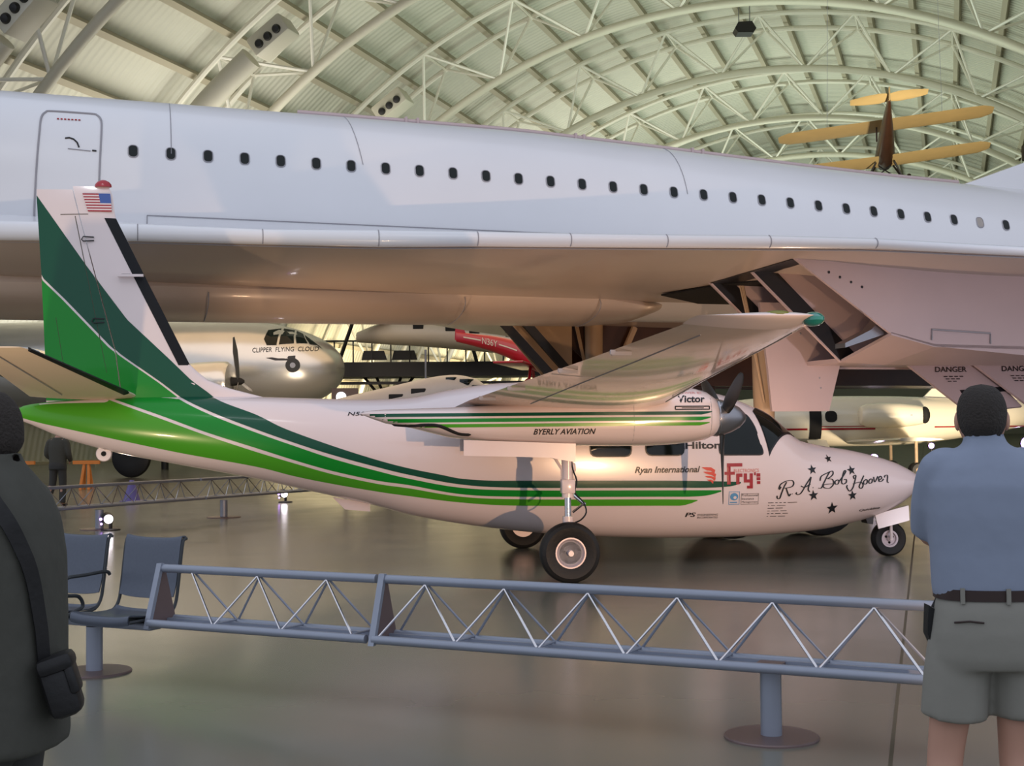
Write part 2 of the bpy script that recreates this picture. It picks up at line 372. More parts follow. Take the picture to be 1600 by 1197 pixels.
# cabin windows
def rrect(w, h, r, n=4):
    P = []
    for cx, cz, a0 in ((w/2-r, h/2-r, 0), (-w/2+r, h/2-r, 90), (-w/2+r, -h/2+r, 180), (w/2-r, -h/2+r, 270)):
        P += [(cx+r*cos(rad(a0+90*i/n)), cz+r*sin(rad(a0+90*i/n))) for i in range(n+1)]
    return P
WZ = [(0, 5.81), (2.17, 5.77), (4.86, 5.71), (7.61, 5.61), (10.3, 5.51), (13.04, 5.37), (15.23, 5.25)]
for i in range(29):
    x = 0.0+.5437*i; z = interp(WZ, x); P = rrect(.125, .175, .05); grey_pane = i in (27,)  # one aft pane is plain grey
    b = MB(); O = [cside(x+p, z+q, .004) for p, q in rrect(.155, .205, .065)]; I = [cside(x+p, z+q, .012) for p, q in P]; J = [cside(x+p, z+q, -.012) for p, q in P]
    b.loft([O, I, J], caps=False); fr = b.build('window', 'seam', cc)
    b = MB(); b.add([cside(x+p, z+q, .006) for p, q in P], [tuple(range(len(P)))]); b.build('pane', 'glass' if not grey_pane else 'grey', fr, smooth=0)
# passenger door
def ctube(pts, w, closed=False):
    P = [cside(x, z, .004) for x, z in pts]; b.tube(P, w, 6)
b = MB(); dr = [(-1.44, 4.62)]+[(-1.44+(.1*i/8), 4.62+1.6*i/8) for i in range(9)]
dd = [(-1.39, 4.60), (-1.375, 5.0), (-1.35, 5.5), (-1.32, 6.0), (-1.30, 6.28), (-1.24, 6.38), (-1.15, 6.405), (-.62, 6.40), (-.52, 6.38), (-.455, 6.28), (-.455, 6.0), (-.475, 5.5), (-.49, 5.0), (-.50, 4.6)]
DD = [(p[0], p[1]) for p in smooth_pts([(x, z, 0) for x, z in dd], 3)]
ctube(DD, .016); door = b.build('door', 'seam', cc)
b = MB(); ctube([(-.96, 5.96), (-.90, 5.97), (-.84, 5.95), (-.79, 5.90), (-.765, 5.83)], .013); b.m = 1
ctube([(-.92, 5.80), (-.60, 5.78)], .006); b.m = 0; ctube([(-.58, 5.79), (-.52, 5.785)], .012)
b.build('door_handle', ['ink', 'seam'], door)
b = MB()
for j in range(7): ctube([(-1.08+.05*j, 6.275), (-1.05+.05*j, 6.275)], .010)
b.build('door_notice', 'red', door)
# conduit along the crown
b = MB(); b.tube([(x, -.1, interp(FT, x)+.03) for x in [2.6+i*.5 for i in range(26)]], .05, 8)
for x in (4.4, 4.6, 7.4, 7.55, 9.6, 9.8): b.box((x, -.1, interp(FT, x)+.03), (.04, .14, .13))
b.build('crown_conduit', 'door', cc)
# tail fin
b = MB(); b.prism([(14.9, -.16, 6.1), (36, -.16, 5.4), (36, -.16, 11.5), (30, -.16, 11.4)], (0, .32, 0)); b.build('tail_fin', 'cwhite', cc)
# wing: skin and rounded leading edge
def zun(x, y):  # underside height
    e = [(p[0], p[1]) for p in LE]; yl = abs(interp(e, x)); zl = interp([(p[0], p[3]) for p in LE], x); zr = interp([(-9, 4.3), (-2, 3.92), (5, 3.78), (8, 3.76), (22, 3.7)], x)
    t = max(0, min(1, (abs(y)-1.2)/max(.3, yl-1.2))); return zr+(zl-zr)*t**1.6
for sg, nm in ((1, 'port'), (-1, 'starboard')):
    b = MB(); X = [p[0] for p in LE]; xs = sorted(set(X+[(X[i]+X[i+1])/2 for i in range(len(X)-1)]))
    R = []
    for x in xs:
        yl = interp([(p[0], p[1]) for p in LE], x); zt = interp([(p[0], p[2]) for p in LE], x); zb = interp([(p[0], p[3]) for p in LE], x)
        m = (zt+zb)/2; h = (zt-zb)/2
        nose = [(x, sg*(yl-.09*cos(a)-0.0), m+h*sin(a)) for a in [rad(80-160*i/8) for i in range(9)]]
        un = [(x, sg*(-(1.0+(abs(yl)-1.0)*u)), zun(x, 1.0+(abs(yl)-1.0)*u)) for u in (.97, .85, .7, .5, .3, .1, 0)]
        top = [(x, sg*(-(1.0+(abs(yl)-1.0)*u)), zt+.32*(1-u)) for u in (0, .3, .7, .95)]
        R.append(top+nose+un)
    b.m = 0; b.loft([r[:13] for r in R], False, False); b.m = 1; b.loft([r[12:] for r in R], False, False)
    b.m = 2
    if sg == 1:
        for i in range(4, 16):
            x, y, z1, z0 = LE[i]; m = (z1+z0)/2; h = (z1-z0)/2
            b.tube([(x, y-.092*cos(a), m+h*1.01*sin(a)) for a in [rad(75-140*k/8) for k in range(9)]], .008, 4)
        b.tube([(x, interp([(p[0], p[1]) for p in LE], x)+.035, interp([(p[0], p[3]) for p in LE], x)-.012) for x in [-2.8+.4*i for i in range(46)]], .010, 4)
        b.tube([(x, interp([(p[0], p[1]) for p in LE], x)-.05, interp([(p[0], p[2]) for p in LE], x)-.035) for x in [-2.8+.4*i for i in range(46)]], .006, 4)
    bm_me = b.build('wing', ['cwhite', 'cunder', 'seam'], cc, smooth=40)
    bm_me['label'] = nm + ' wing, white underside tinted for warm shade'
# belly fairing, rounded, ending ahead of the gear bay
b = MB(); R = []
for x, w, zb, zt in [(-14, 1.25, 3.40, 4.3), (-4, 1.3, 3.39, 4.3), (3, 1.3, 3.40, 4.2), (7.6, 1.25, 3.42, 4.1), (8.3, 1.1, 3.48, 3.88), (8.7, .8, 3.6, 3.85), (8.9, .3, 3.74, 3.82)]:
    c = (zb+zt)/2; h = (zt-zb)/2; R.append([(x, w*cos(2*pi*k/24), c+h*sin(2*pi*k/24)) for k in range(24)])
b.loft(R); b.m = 1
for x in (1.1, 5.1, 7.4): b.tube([(x, -1.31*cos(a), 3.675+.285*sin(a)) for a in [rad(40-125*i/10) for i in range(11)]], .009, 4)
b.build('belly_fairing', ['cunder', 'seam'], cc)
# engine nacelles: raked side walls, roof slot, floor
def nacelle(sg):
    b0 = MB(); Y1, Y2, Y3 = -6.6*sg, -5.25*sg, -3.9*sg
    outer = [(8.0, 3.83), (9.43, 2.85), (10.1, 2.68), (11.5, 2.57), (14, 2.5), (20, 2.55), (20, 3.75), (11.5, 3.84)]
    mid = [(8.08, 3.82), (9.50, 2.53), (10.2, 2.5), (14, 2.5), (20, 2.55), (20, 3.75)]
    for Y, P, th in ((Y1, outer, .05), (Y2, mid, .05), (Y3, mid, .05)):
        b0.prism([(x, Y, z) for x, z in P], (0, th*sg, 0))
    b0.prism([(9.50, Y2, 2.53), (9.50, Y3, 2.53), (20, Y3, 2.5), (20, Y2, 2.5)], (0, 0, .06))
    b0.prism([(9.45, Y1, 2.82), (9.50, Y2, 2.53), (10.2, Y2, 2.5), (10.1, Y1, 2.67)], (0, 0, .04))
    b0.prism([(10.1, Y1, 2.67), (10.2, Y2, 2.5), (20, Y2, 2.5), (20, Y1, 2.53)], (0, 0, .04))
    nc = b0.build('engine_nacelle', 'door' if sg == 1 else 'brown', cc, smooth=30); nc['label'] = ('port' if sg == 1 else 'starboard')+' box-shaped engine nacelle with raked intakes'  # starboard side in dark brown, its shade put into the colour
    b = MB()                                   # black lip strips and intake throats
    for Y in (Y2, Y3):
        y = Y-.006*sg
        b.prism([(8.14, y, 3.80), (8.50, y, 3.80), (9.84, y, 2.55), (9.50, y, 2.55)], (0, .004*sg, 0))
    b.prism([(8.05, Y1+.06*sg, 3.775), (8.15, Y3, 3.755), (8.55, Y3, 3.755), (8.45, Y1+.06*sg, 3.775)], (0, 0, .01))
    b.build('intake_lip', 'ink', nc, smooth=0)
    b = MB()
    b.prism([(11.2, Y1+.06*sg, 3.75), (11.2, Y2, 3.75), (11.6, Y2, 2.6), (11.6, Y1+.06*sg, 2.7)], (.05, 0, 0)); b.prism([(10.9, Y2+.06*sg, 3.75), (10.9, Y3, 3.75), (11.3, Y3, 2.6), (11.3, Y2+.06*sg, 2.6)], (.05, 0, 0))
    b.build('intake_ramp', 'bay', nc, smooth=0)
    return nc
nc = nacelle(1); nacelle(-1)
b = MB(); P = [(9.5, 2.92), (9.44, 2.84), (8.86, 2.66), (8.86, 2.72), (9.25, 2.9), (9.45, 3.1)]
b.prism([(x, -6.45, z) for x, z in P], (0, .25, 0)); b.build('intake_deflector', 'steel', nc)
b = MB(); b.tube([(10.05, -6.62, 2.76), (10.05, -6.62, 2.90), (10.95, -6.62, 2.86), (10.95, -6.62, 2.72)], .012, 5); b.build('access_panel_outline', 'seam', nc)
b = MB()
for i in range(4): b.ball((8.55+.16*i, -6.605, 3.62-.06*i), (.018, .01, .018), 8)
b.build('vent_holes', 'ink', nc)
# main gear: white door plate, legs, bogies
b = MB(); b.prism([(8.74, -4.30, 3.45), (10.12, -4.30, 3.45), (10.06, -4.30, 2.6), (9.85, -4.30, 1.86), (8.92, -4.30, 1.86), (8.86, -4.30, 2.5)], (0, .06, 0)); b.m = 1
for x, z in ((9.05, 3.2), (9.15, 3.1), (9.7, 2.35), (9.72, 2.2), (9.4, 3.0)): b.ball((x, -4.30, z), (.015, .01, .015), 6)
b.build('gear_door', ['door', 'seam'], cc, smooth=0)
for sg in (1, -1):
    y = -3.7*sg; b = MB(); b.tube([(9.1, y, 3.8), (9.1, y, 2.2), (9.1, y, .75)], [.19, .17, .12], 14); b.m = 0
    b.tube([(9.15, y, 1.9), (10.0, y, 3.7)], .07, 8)
    for o in (.25, .32, .42): b.tube([(8.75-o*.3, y-.2, 3.75), (8.85-o*.2, y-.22, 3.1), (9.0, y-.2, 2.0)], .018, 5)
    lg = b.build('gear_leg', ['bay', 'steel'], cc)
    b = MB(); b.tube([(8.35, y, .62), (9.9, y, .62)], .11, 10); b.build('bogie_beam', 'steel', lg)
    for dx in (-.72, .72):
        for dy in (-.36, .36):
            b = MB(); b.lathe([(.2, -.15), (.45, -.16), (.58, -.10), (.61, 0), (.58, .10), (.45, .16), (.2, .15)], (9.12+dx, y+dy, .615), (0, 1, 0), 28); b.build('wheel', 'tyre', lg)
# open gear bays and hanging brown doors under the starboard wing
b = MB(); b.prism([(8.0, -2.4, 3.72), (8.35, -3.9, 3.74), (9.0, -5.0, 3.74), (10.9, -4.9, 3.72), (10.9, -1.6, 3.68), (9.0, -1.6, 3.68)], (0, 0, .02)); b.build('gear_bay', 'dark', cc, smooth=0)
b = MB(); b.prism([(6.9, 3.1, 3.72), (8.42, 3.1, 3.70), (8.42, 3.1, 2.2), (8.2, 3.1, 2.2)], (0, .05, 0)); b.build('inner_gear_door', 'bay', cc, smooth=0)
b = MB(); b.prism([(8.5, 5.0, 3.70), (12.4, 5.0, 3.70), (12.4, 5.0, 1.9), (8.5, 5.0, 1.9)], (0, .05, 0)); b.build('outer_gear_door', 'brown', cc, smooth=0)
b = MB()
for x0, x1 in ((6.7, 8.35), (7.15, 8.75)):
    b.prism([(x0, 2.6, 3.74), (x0+.22, 2.6, 3.74), (x1+.22, 2.6, 2.0), (x1, 2.6, 2.0)], (0, .10, 0))
b.build('drag_brace', 'iron', cc)
# nacelle access doors hanging open, with warning lettering
for j, (x0, lab) in enumerate(((12.0, 'near'), (12.9, 'far'))):
    T = Matrix.Translation((x0-.32, -4.6-.35*j, 2.60)) @ Matrix.Scale(1.15, 4) @ Matrix.Rotation(rad(-12), 4, 'Z') @ Matrix.Rotation(rad(-24), 4, 'X')
    b = MB(); b.prism([(-.55, 0, -.05), (.42, 0, .0), (.86, 0, -.66), (.25, 0, -.72), (.02, 0, -.62)], (0, .04, 0), T); dp = b.build('access_door', 'door', cc, smooth=0)
    b = MB(); b.prism([(.08, -.012, -.43), (.72, -.012, -.38), (.76, -.012, -.44), (.11, -.012, -.5)], (0, .01, 0), T); b.build('door_strap', 'ink', dp, smooth=0)
    b = MB(); vs, fs = text2d('DANGER', width=.42, bold=.01, shear=.15)
    b.add([(-.20+u, -.014, -.17+v) for u, v in vs], fs, T)
    for i in range(3):                         # small print, too fine to read
        for j in range(4-i): b.add([(-.10+.07*j+.02*i, -.014, -.24-.035*i), (-.05+.07*j+.02*i, -.014, -.24-.035*i), (-.05+.07*j+.02*i, -.014, -.228-.035*i), (-.10+.07*j+.02*i, -.014, -.228-.035*i)], [(0, 1, 2, 3)], T)
    b.build('warning_lettering', 'ink', dp, smooth=0, fix=False)
# station: x, top z, bottom z, half width, exponent
FUS=[(-6.26,1.90,1.82,.03,2.0),(-6.1,1.97,1.76,.09,2.0),(-5.66,2.02,1.57,.17,2.0),(-4.95,2.05,1.372,.26,2.05),(-4.45,2.06,1.27,.31,2.1),(-3.47,2.05,1.075,.41,2.15),(-2.85,2.03,.925,.48,2.2),(-2.09,2.01,.745,.56,2.3),(-1.63,2.03,.615,.61,2.4),(-1.15,2.12,.52,.64,2.5),(-.52,2.2,.425,.66,2.6),(.2,2.22,.35,.67,2.7),(.9,2.21,.305,.67,2.7),(1.7,2.14,.283,.67,2.7),(2.2,2.05,.283,.66,2.6),(2.6,1.90,.29,.64,2.5),(2.8,1.80,.298,.625,2.4),(3.0,1.635,.312,.605,2.35),(3.2,1.475,.326,.58,2.3),(3.5,1.40,.355,.54,2.25),(3.85,1.345,.42,.48,2.2),(4.2,1.265,.51,.395,2.1),(4.5,1.165,.635,.28,2.0),(4.7,1.06,.78,.165,2.0),(4.79,1.0,.90,.07,2.0),(4.81,.965,.945,.02,2.0)]
def fst(x):
    S=FUS
    if x<=S[0][0]: return S[0][1:]
    if x>=S[-1][0]: return S[-1][1:]
    for i in range(len(S)-1):
        if x<=S[i+1][0]: break
    a,b=S[i],S[i+1]; h=b[0]-a[0]; t=(x-a[0])/h
    out=[]
    for k in range(1,5):
        d=(b[k]-a[k])/h
        dp=(a[k]-S[i-1][k])/(a[0]-S[i-1][0]) if i>0 else d
        dn=(S[i+2][k]-b[k])/(S[i+2][0]-b[0]) if i+2<len(S) else d
        m0=0 if dp*d<=0 else 2*dp*d/(dp+d)
        m1=0 if dn*d<=0 else 2*dn*d/(dn+d)
        t2=t*t;t3=t2*t
        out.append((2*t3-3*t2+1)*a[k]+(t3-2*t2+t)*h*m0+(-2*t3+3*t2)*b[k]+(t3-t2)*h*m1)
    return out
def fus_y(x,z):
    zt,zb,w,n=fst(x); c=(zt+zb)/2; h=(zt-zb)/2
    q=min(1,abs((z-c)/h))
    return w*(1-q**n)**(1/n)
# ================================================================ twin-engined propeller airplane (the subject)
def fring(x, n=48, grow=0.0):
    zt, zb, w, e = fst(x); c = (zt+zb)/2; h = (zt-zb)/2; out = []
    for k in range(n):
        a = 2*pi*k/n; q, s = cos(a), sin(a)
        out.append((x, (w+grow)*math.copysign(abs(q)**(2/e), q), c+(h+grow)*math.copysign(abs(s)**(2/e), s)))
    return out
def fpt(x, z, off=0.003, sg=-1):
    zt, zb, w, e = fst(x); c = (zt+zb)/2; z = max(zb+.002, min(zt-.002, z)); y = fus_y(x, z); r = math.hypot(y, z-c) or 1
    return (x, sg*y*(1+off/r), c+(z-c)*(1+off/r))
def ribbon(b, top, bot, rows=3, n=90, sg=-1, off=0.003, x0=None, x1=None):
    x0 = max(top[0][0], bot[0][0]) if x0 is None else x0; x1 = min(top[-1][0], bot[-1][0]) if x1 is None else x1
    tp = [(p.x, p.y) for p in smooth_pts([(a, c, 0) for a, c in top], 5)]; bt = [(p.x, p.y) for p in smooth_pts([(a, c, 0) for a, c in bot], 5)]
    R = []
    for i in range(n+1):
        x = x0+(x1-x0)*i/n; a, c = interp(tp, x), interp(bt, x); zt = fst(x)[0]
        a = min(a, zt-.004); c = min(c, a)
        R.append([fpt(x, c+(a-c)*j/rows, off, sg) for j in range(rows+1)])
    b.loft(R, False, False)
def patch(b, poly, off=0.006, rings=4, sg=-1, k=3):
    P = [(p.x, p.y) for p in smooth_pts([(x, z, 0) for x, z in poly]+[(poly[0][0], poly[0][1], 0)], k)][:-1] if k > 1 else poly
    cx = sum(p[0] for p in P)/len(P); cz = sum(p[1] for p in P)/len(P); vs = [fpt(cx, cz, off, sg)]; fs = []; n = len(P)
    for r in range(1, rings+1):
        vs += [fpt(cx+(x-cx)*r/rings, cz+(z-cz)*r/rings, off, sg) for x, z in P]
    for i in range(n):
        fs.append((0, 1+i, 1+(i+1) % n))
        for r in range(1, rings):
            a = 1+(r-1)*n; c = 1+r*n; fs.append((a+i, c+i, c+(i+1) % n, a+(i+1) % n))
    b.add(vs, fs)
def rounded(poly, r, n=3):
    out = []; N = len(poly)
    for i in range(N):
        p, a, c = Vector(poly[i]), Vector(poly[i-1]), Vector(poly[(i+1) % N])
        u, w = (a-p), (c-p); q = min(r, u.length*.45, w.length*.45); A = p+u.normalized()*q; B = p+w.normalized()*q
        for j in range(n+1):
            t = j/n; out.append(tuple(A*(1-t)**2+p*2*t*(1-t)+B*t*t))
    return out
def ftext(b, body, x, z, width, height=None, ang=0.0, off=0.004, **kw):
    vs, fs = text2d(body, width, height, **kw); ca, sa = cos(ang), sin(ang)
    b.add([fpt(x+u*ca-v*sa, z+u*sa+v*ca, off) for u, v in vs], fs)
def stroke(b, pts, w=0.012, k=5, off=0.005, wmin=0.35):
    P = smooth_pts([(x, z, 0) for x, z in pts], k); n = len(P); R = []
    for i, p in enumerate(P):
        t = (P[min(i+1, n-1)]-P[max(i-1, 0)]); t = t.normalized() if t.length > 1e-6 else Vector((1, 0, 0)); nn = Vector((-t.y, t.x, 0))
        pen = wmin+(1-wmin)*abs(t.y)                   # down strokes are thicker
        R.append([fpt(p.x+nn.x*w*pen*s*.5, p.y+nn.y*w*pen*s*.5, off) for s in (-1, 1)])
    b.loft(R, False, False)

SO = Vector((0.364, 16.32, 0)); SY = rad(6.5)
M['steelwhite'] = mat('pale_wheel_enamel', (196, 184, 190), 0.4, metal=0.2)
ac = thing('airplane', 'white and green high-wing twin-propeller airplane standing in front of the huge white airliner', 'airplane', SO, SY)
b = MB(); X = [-6.26+.11*i for i in range(101)]; X = [x for x in X if x < 4.78]+[4.79, 4.81]
b.loft([fring(x) for x in X])
A = [(-4.47, 2.515), (-4.202, 2.247), (-3.902, 2.021), (-3.425, 1.833), (-3.088, 1.666), (-2.532, 1.46), (-2.015, 1.291), (-1.645, 1.191), (-1.273, 1.113), (-1.035, 1.065), (-0.676, 1.038), (-0.338, 1.034), (1.381, 1.012), (2.003, 0.996), (2.295, 0.985)]
W1t = [(-4.975, 2.531), (-4.567, 2.241), (-4.366, 2.073), (-3.945, 1.868), (-3.421, 1.661), (-2.977, 1.501), (-2.533, 1.355), (-2.015, 1.209), (-1.645, 1.116), (-1.049, 0.998), (-0.337, 0.951), (1.381, 0.929), (1.847, 0.922), (2.161, 0.933), (2.303, 0.969)]
W1b = [(-4.975, 2.493), (-4.567, 2.203), (-4.349, 2.032), (-3.943, 1.83), (-3.421, 1.624), (-2.977, 1.464), (-2.533, 1.311), (-2.015, 1.164), (-1.645, 1.071), (-1.049, 0.96), (-0.337, 0.921), (1.382, 0.898), (2.06, 0.889)]
W2t = [(-5.166, 2.055), (-4.556, 1.843), (-4.005, 1.636), (-3.422, 1.445), (-2.978, 1.299), (-2.534, 1.168), (-2.015, 1.051), (-1.644, 0.996), (-1.048, 0.884), (-0.335, 0.845), (1.383, 0.822), (1.655, 0.818), (1.888, 0.83), (2.06, 0.873)]
W2b = [(-5.147, 2.014), (-4.555, 1.805), (-4.005, 1.599), (-3.422, 1.4), (-2.979, 1.262), (-2.535, 1.13), (-2.015, 1.013), (-1.644, 0.958), (-1.047, 0.854), (-0.334, 0.815), (1.384, 0.791), (1.773, 0.778)]
LGb = [(-6.213, 1.843), (-5.946, 1.765), (-5.645, 1.696), (-4.957, 1.54), (-4.287, 1.392), (-3.429, 1.227), (-2.984, 1.11), (-2.537, 1.015), (-2.015, 0.921), (-1.643, 0.866), (-1.045, 0.785), (-0.332, 0.738), (1.388, 0.714), (1.543, 0.712), (1.659, 0.726), (1.773, 0.77)]
stars = [(3.465, 1.241), (3.218, 1.115), (3.741, 1.098), (3.22, 0.807), (3.738, 0.796), (3.475, 0.645)]
STROKES = [
    [(2.875, 0.973), (2.842, 0.92), (2.811, 0.843), (2.789, 0.781), (2.76, 0.782), (2.755, 0.813)],
    [(2.801, 0.92), (2.786, 0.89), (2.777, 0.905), (2.801, 0.951), (2.867, 0.984), (2.941, 0.992), (2.965, 0.956), (2.94, 0.918), (2.875, 0.904), (2.842, 0.901)],
    [(2.867, 0.901), (2.884, 0.857), (2.905, 0.807), (2.925, 0.833)],
    [(2.941, 0.833), (2.95, 0.828)],
    [(3.006, 0.847), (2.995, 0.832), (3.023, 0.821), (3.064, 0.846), (3.123, 0.938), (3.194, 1.029)],
    [(3.194, 1.029), (3.174, 0.96), (3.15, 0.883), (3.172, 0.852)],
    [(3.056, 0.924), (3.105, 0.907), (3.182, 0.945)],
    [(3.209, 0.902), (3.217, 0.898)],
    [(3.448, 1.086), (3.407, 1.033), (3.359, 0.957), (3.323, 0.895), (3.281, 0.893)],
    [(3.309, 0.981), (3.33, 1.034), (3.411, 1.071), (3.483, 1.093), (3.486, 1.055), (3.439, 1.017), (3.404, 1.002)],
    [(3.404, 1.002), (3.472, 0.993), (3.485, 0.939), (3.433, 0.89), (3.365, 0.895), (3.349, 0.926), (3.417, 0.94), (3.511, 0.941)],
    [(3.54, 0.987), (3.507, 0.969), (3.511, 0.938), (3.545, 0.941), (3.559, 0.975), (3.54, 0.987)],
    [(3.559, 0.968), (3.632, 1.044), (3.665, 1.09), (3.637, 1.083), (3.593, 0.968), (3.614, 0.936), (3.654, 0.954), (3.657, 0.99), (3.625, 0.986)],
    [(3.67, 0.92), (3.659, 0.897), (3.697, 0.849), (3.741, 0.887), (3.771, 0.964), (3.796, 1.034)],
    [(3.765, 0.995), (3.76, 1.026), (3.797, 1.041)],
    [(3.902, 1.031), (3.859, 0.962), (3.829, 0.901), (3.855, 0.877), (3.883, 0.915), (3.849, 0.955), (3.743, 0.934)],
    [(3.926, 0.984), (3.894, 0.962), (3.897, 0.93), (3.933, 0.937), (3.943, 0.973), (3.926, 0.984)],
    [(3.995, 0.991), (3.966, 0.968), (3.969, 0.937), (4.002, 0.944), (4.015, 0.978), (3.995, 0.991)],
    [(4.038, 1.013), (4.046, 0.95), (4.099, 1.019)],
    [(4.101, 0.965), (4.151, 0.995), (4.136, 1.019), (4.109, 0.996), (4.11, 0.957), (4.147, 0.959), (4.178, 0.986)],
    [(4.19, 1.002), (4.207, 1.025), (4.241, 1.024), (4.227, 0.954), (4.248, 0.938)]]
for sg in (-1, 1):
    b.m = 1; ribbon(b, A, W1t, 8, 110, sg, .003, -4.47, 2.30)
    b.m = 2; ribbon(b, [(-5.6, 2.4)]+W1b, [(-5.6, 2.2), (-5.3, 2.10)]+W2t, 8, 110, sg, .003, -5.25, 2.06)
    b.m = 3; ribbon(b, [(-6.25, 2.0), (-5.5, 2.15), (-5.2, 2.04)]+W2b[1:], LGb, 8, 110, sg, .003, -6.21, 1.773)
b.m = 4
ftext(b, 'Ryan International', 1.011, 1.083, .79, .098, shear=.28, bold=.022)
ftext(b, 'Hilton', 1.625, 1.383, .43, .085, bold=.028)
for x in (1.625, 1.70, 1.775, 1.845): pass
b.m = 5                                       # winged red emblem
for i, (x0, x1, z0, z1) in enumerate(((1.817, 1.985, 1.166, 1.118), (1.835, 1.995, 1.112, 1.070), (1.855, 1.99, 1.062, 1.028), (1.88, 1.965, 1.018, .996))):
    patch(b, [(x0, z0), (x0+.06, z0), (x1-.05, z0-.004), (x1, z1+.012), (x1-.01, z1-.028), (x1-.04, z1+.002), (x0+.07, z1+.008), (x0+.03, z0-.02)], .004, 2, -1, 1)
b.m = 6                                       # red blocky lettering
def bar(x0, z0, x1, z1): patch(b, [(x0, z0), (x1, z0), (x1, z1), (x0, z1)], .0045, 2, -1, 1)
ux, uz = 2.114, .957
for r in ((.015, .0, .060, .251), (.015, .211, .205, .251), (-.015, .115, .110, .150),               # F
          (.128, .0, .168, .128), (.128, .088, .205, .128),                                       # r
          (.222, .02, .262, .128), (.222, .02, .335, .056), (.295, -.052, .335, .128), (.262, -.052, .335, -.018),  # y
          (.350, .105, .372, .140),                                                               # apostrophe
          (.382, .088, .428, .128), (.385, .0, .428, .034), (.382, .046, .428, .080)):
    bar(ux+r[0], uz+r[1], ux+r[2], uz+r[3])
b.m = 7; ftext(b, 'ELECTRONICS', 2.215, 1.098, .31, .042, bold=.01)
b.m = 4
ftext(b, 'PS', 1.632, .572, .13, .055, shear=.2, bold=.02)
ftext(b, 'ENGINEERING', 1.785, .585, .25, .024); ftext(b, 'INCORPORATED', 1.785, .552, .25, .024)
for i, (t, w) in enumerate((('Professional', .20), ('Insurance', .15), ('Management', .20))): ftext(b, t, 2.315, .812-.042*i, w, .028)
for x0, z0, x1, z1 in ((2.305, .715, 2.309, .846), (2.305, .715, 2.52, .719), (2.52, .715, 2.524, .846), (2.305, .842, 2.524, .846)): bar(x0, z0, x1, z1)
for i, ws in enumerate(((.07, .03, .03, .03, .12), (.02, .05, .11), (.08, .09), (.03, .09, .08), (.03, .03, .07, .07), (.02, .08, .09))):   # a block of small print, too fine to read
    x = 2.645
    for q in ws: bar(x, .725-.033*i, x+q, .7315-.033*i); x += q+.022
ftext(b, 'Quickline', 3.858, .588, .30, .032, shear=.3, bold=.02, ang=.09)
for s in STROKES: stroke(b, s, .019)
for (x, z), r in zip(stars, (.05, .062, .062, .066, .064, .078)):
    a0 = .12; pts = []
    for k in range(10):
        q = r if k % 2 == 0 else r*.42; a = pi/2+a0+pi*k/5; pts.append((x+q*cos(a), z+q*sin(a)))
    patch(b, pts, .0045, 2, -1, 1)
ftext(b, 'N500RA', -2.36, 1.81, .40, .045, shear=.2, bold=.01)
b.m = 8                                       # pale blue square emblem
for x0, z0, x1, z1 in ((2.154, .715, 2.160, .872), (2.154, .715, 2.288, .721), (2.282, .715, 2.288, .872), (2.154, .866, 2.288, .872), (2.17, .735, 2.26, .748)): bar(x0, z0, x1, z1)
patch(b, [(2.22+.05*cos(2*pi*k/14), .81+.045*sin(2*pi*k/14)) for k in range(14)], .0045, 2, -1, 1)
b.m = 0; patch(b, [(2.23+.02*cos(2*pi*k/10), .80+.018*sin(2*pi*k/10)) for k in range(10)], .006, 2, -1, 1); b.m = 4
for x in (-.15, 1.08, 2.62, 3.55):            # skin joints
    pass
fuse = b.build('fuselage', ['white', 'dgreen', 'mgreen', 'lgreen', 'ink', 'orange', 'red', 'pink', 'skyblue'], ac, smooth=40)
# windows
def win(poly, name='window', sg=-1, r=.05):
    P = rounded(poly, r); cx = sum(p[0] for p in P)/len(P); cz = sum(p[1] for p in P)/len(P)
    b = MB(); patch(b, [(cx+(x-cx)*1.06, cz+(z-cz)*1.06) for x, z in P], .004, 4, sg, 1); f = b.build(name, 'ink', ac, smooth=60)
    b = MB(); patch(b, P, .007, 5, sg, 1); b.build('pane', 'glass', f, smooth=60)
for sg in (-1, 1):
    win([(.48, 1.70), (.965, 1.70), (.965, 1.306), (.485, 1.31)], sg=sg, r=.08); win([(1.148, 1.72), (1.603, 1.72), (1.603, 1.314), (1.15, 1.317)], sg=sg, r=.08)
    win([(-.28, 1.70), (.24, 1.70), (.24, 1.36), (-.28, 1.36)], sg=sg, r=.1)
    win([(2.048, 1.70), (2.42, 1.80), (2.50, 1.66), (2.59, 1.31), (2.048, 1.315)], 'cockpit_window', sg, .06)
    def fang(x, z):
        zt, zb, w, e = fst(x); c = (zt+zb)/2; h = (zt-zb)/2; return math.asin(max(0, min(1, (z-c)/h))**(e/2))
    def fpa(x, a, off):
        zt, zb, w, e = fst(x); c = (zt+zb)/2; h = (zt-zb)/2; y = w*cos(a)**(2/e); z = h*sin(a)**(2/e); r = math.hypot(y, z)
        return (x, sg*y*(1+off/r), c+z*(1+off/r))
    def quadpatch(name, off, g, m, par):
        b = MB(); R = []
        for i in range(15):
            v = -g+(1+2*g)*i/14; row = []
            for j in range(15):
                u = -g*.6+(1+g*.6)*j/14; xl = 2.668+(3.19-2.668)*max(u, -.2)**1 if u > 0 else 2.668+.3*u; xu = 2.545+(2.70-2.545)*u
                al = fang(2.668, 1.345)+(rad(86)-fang(2.668, 1.345))*u; au = fang(2.545, 1.815)+(rad(86)-fang(2.545, 1.815))*u
                row.append(fpa(xl+(xu-xl)*v, max(.02, al+(au-al)*v), off))
            R.append(row)
        b.loft(R, False, False); return b.build(name, m, par, smooth=60)
    wf = quadpatch('windshield', .005, .05, 'ink', ac); quadpatch('pane', .011, 0, 'glass', wf)
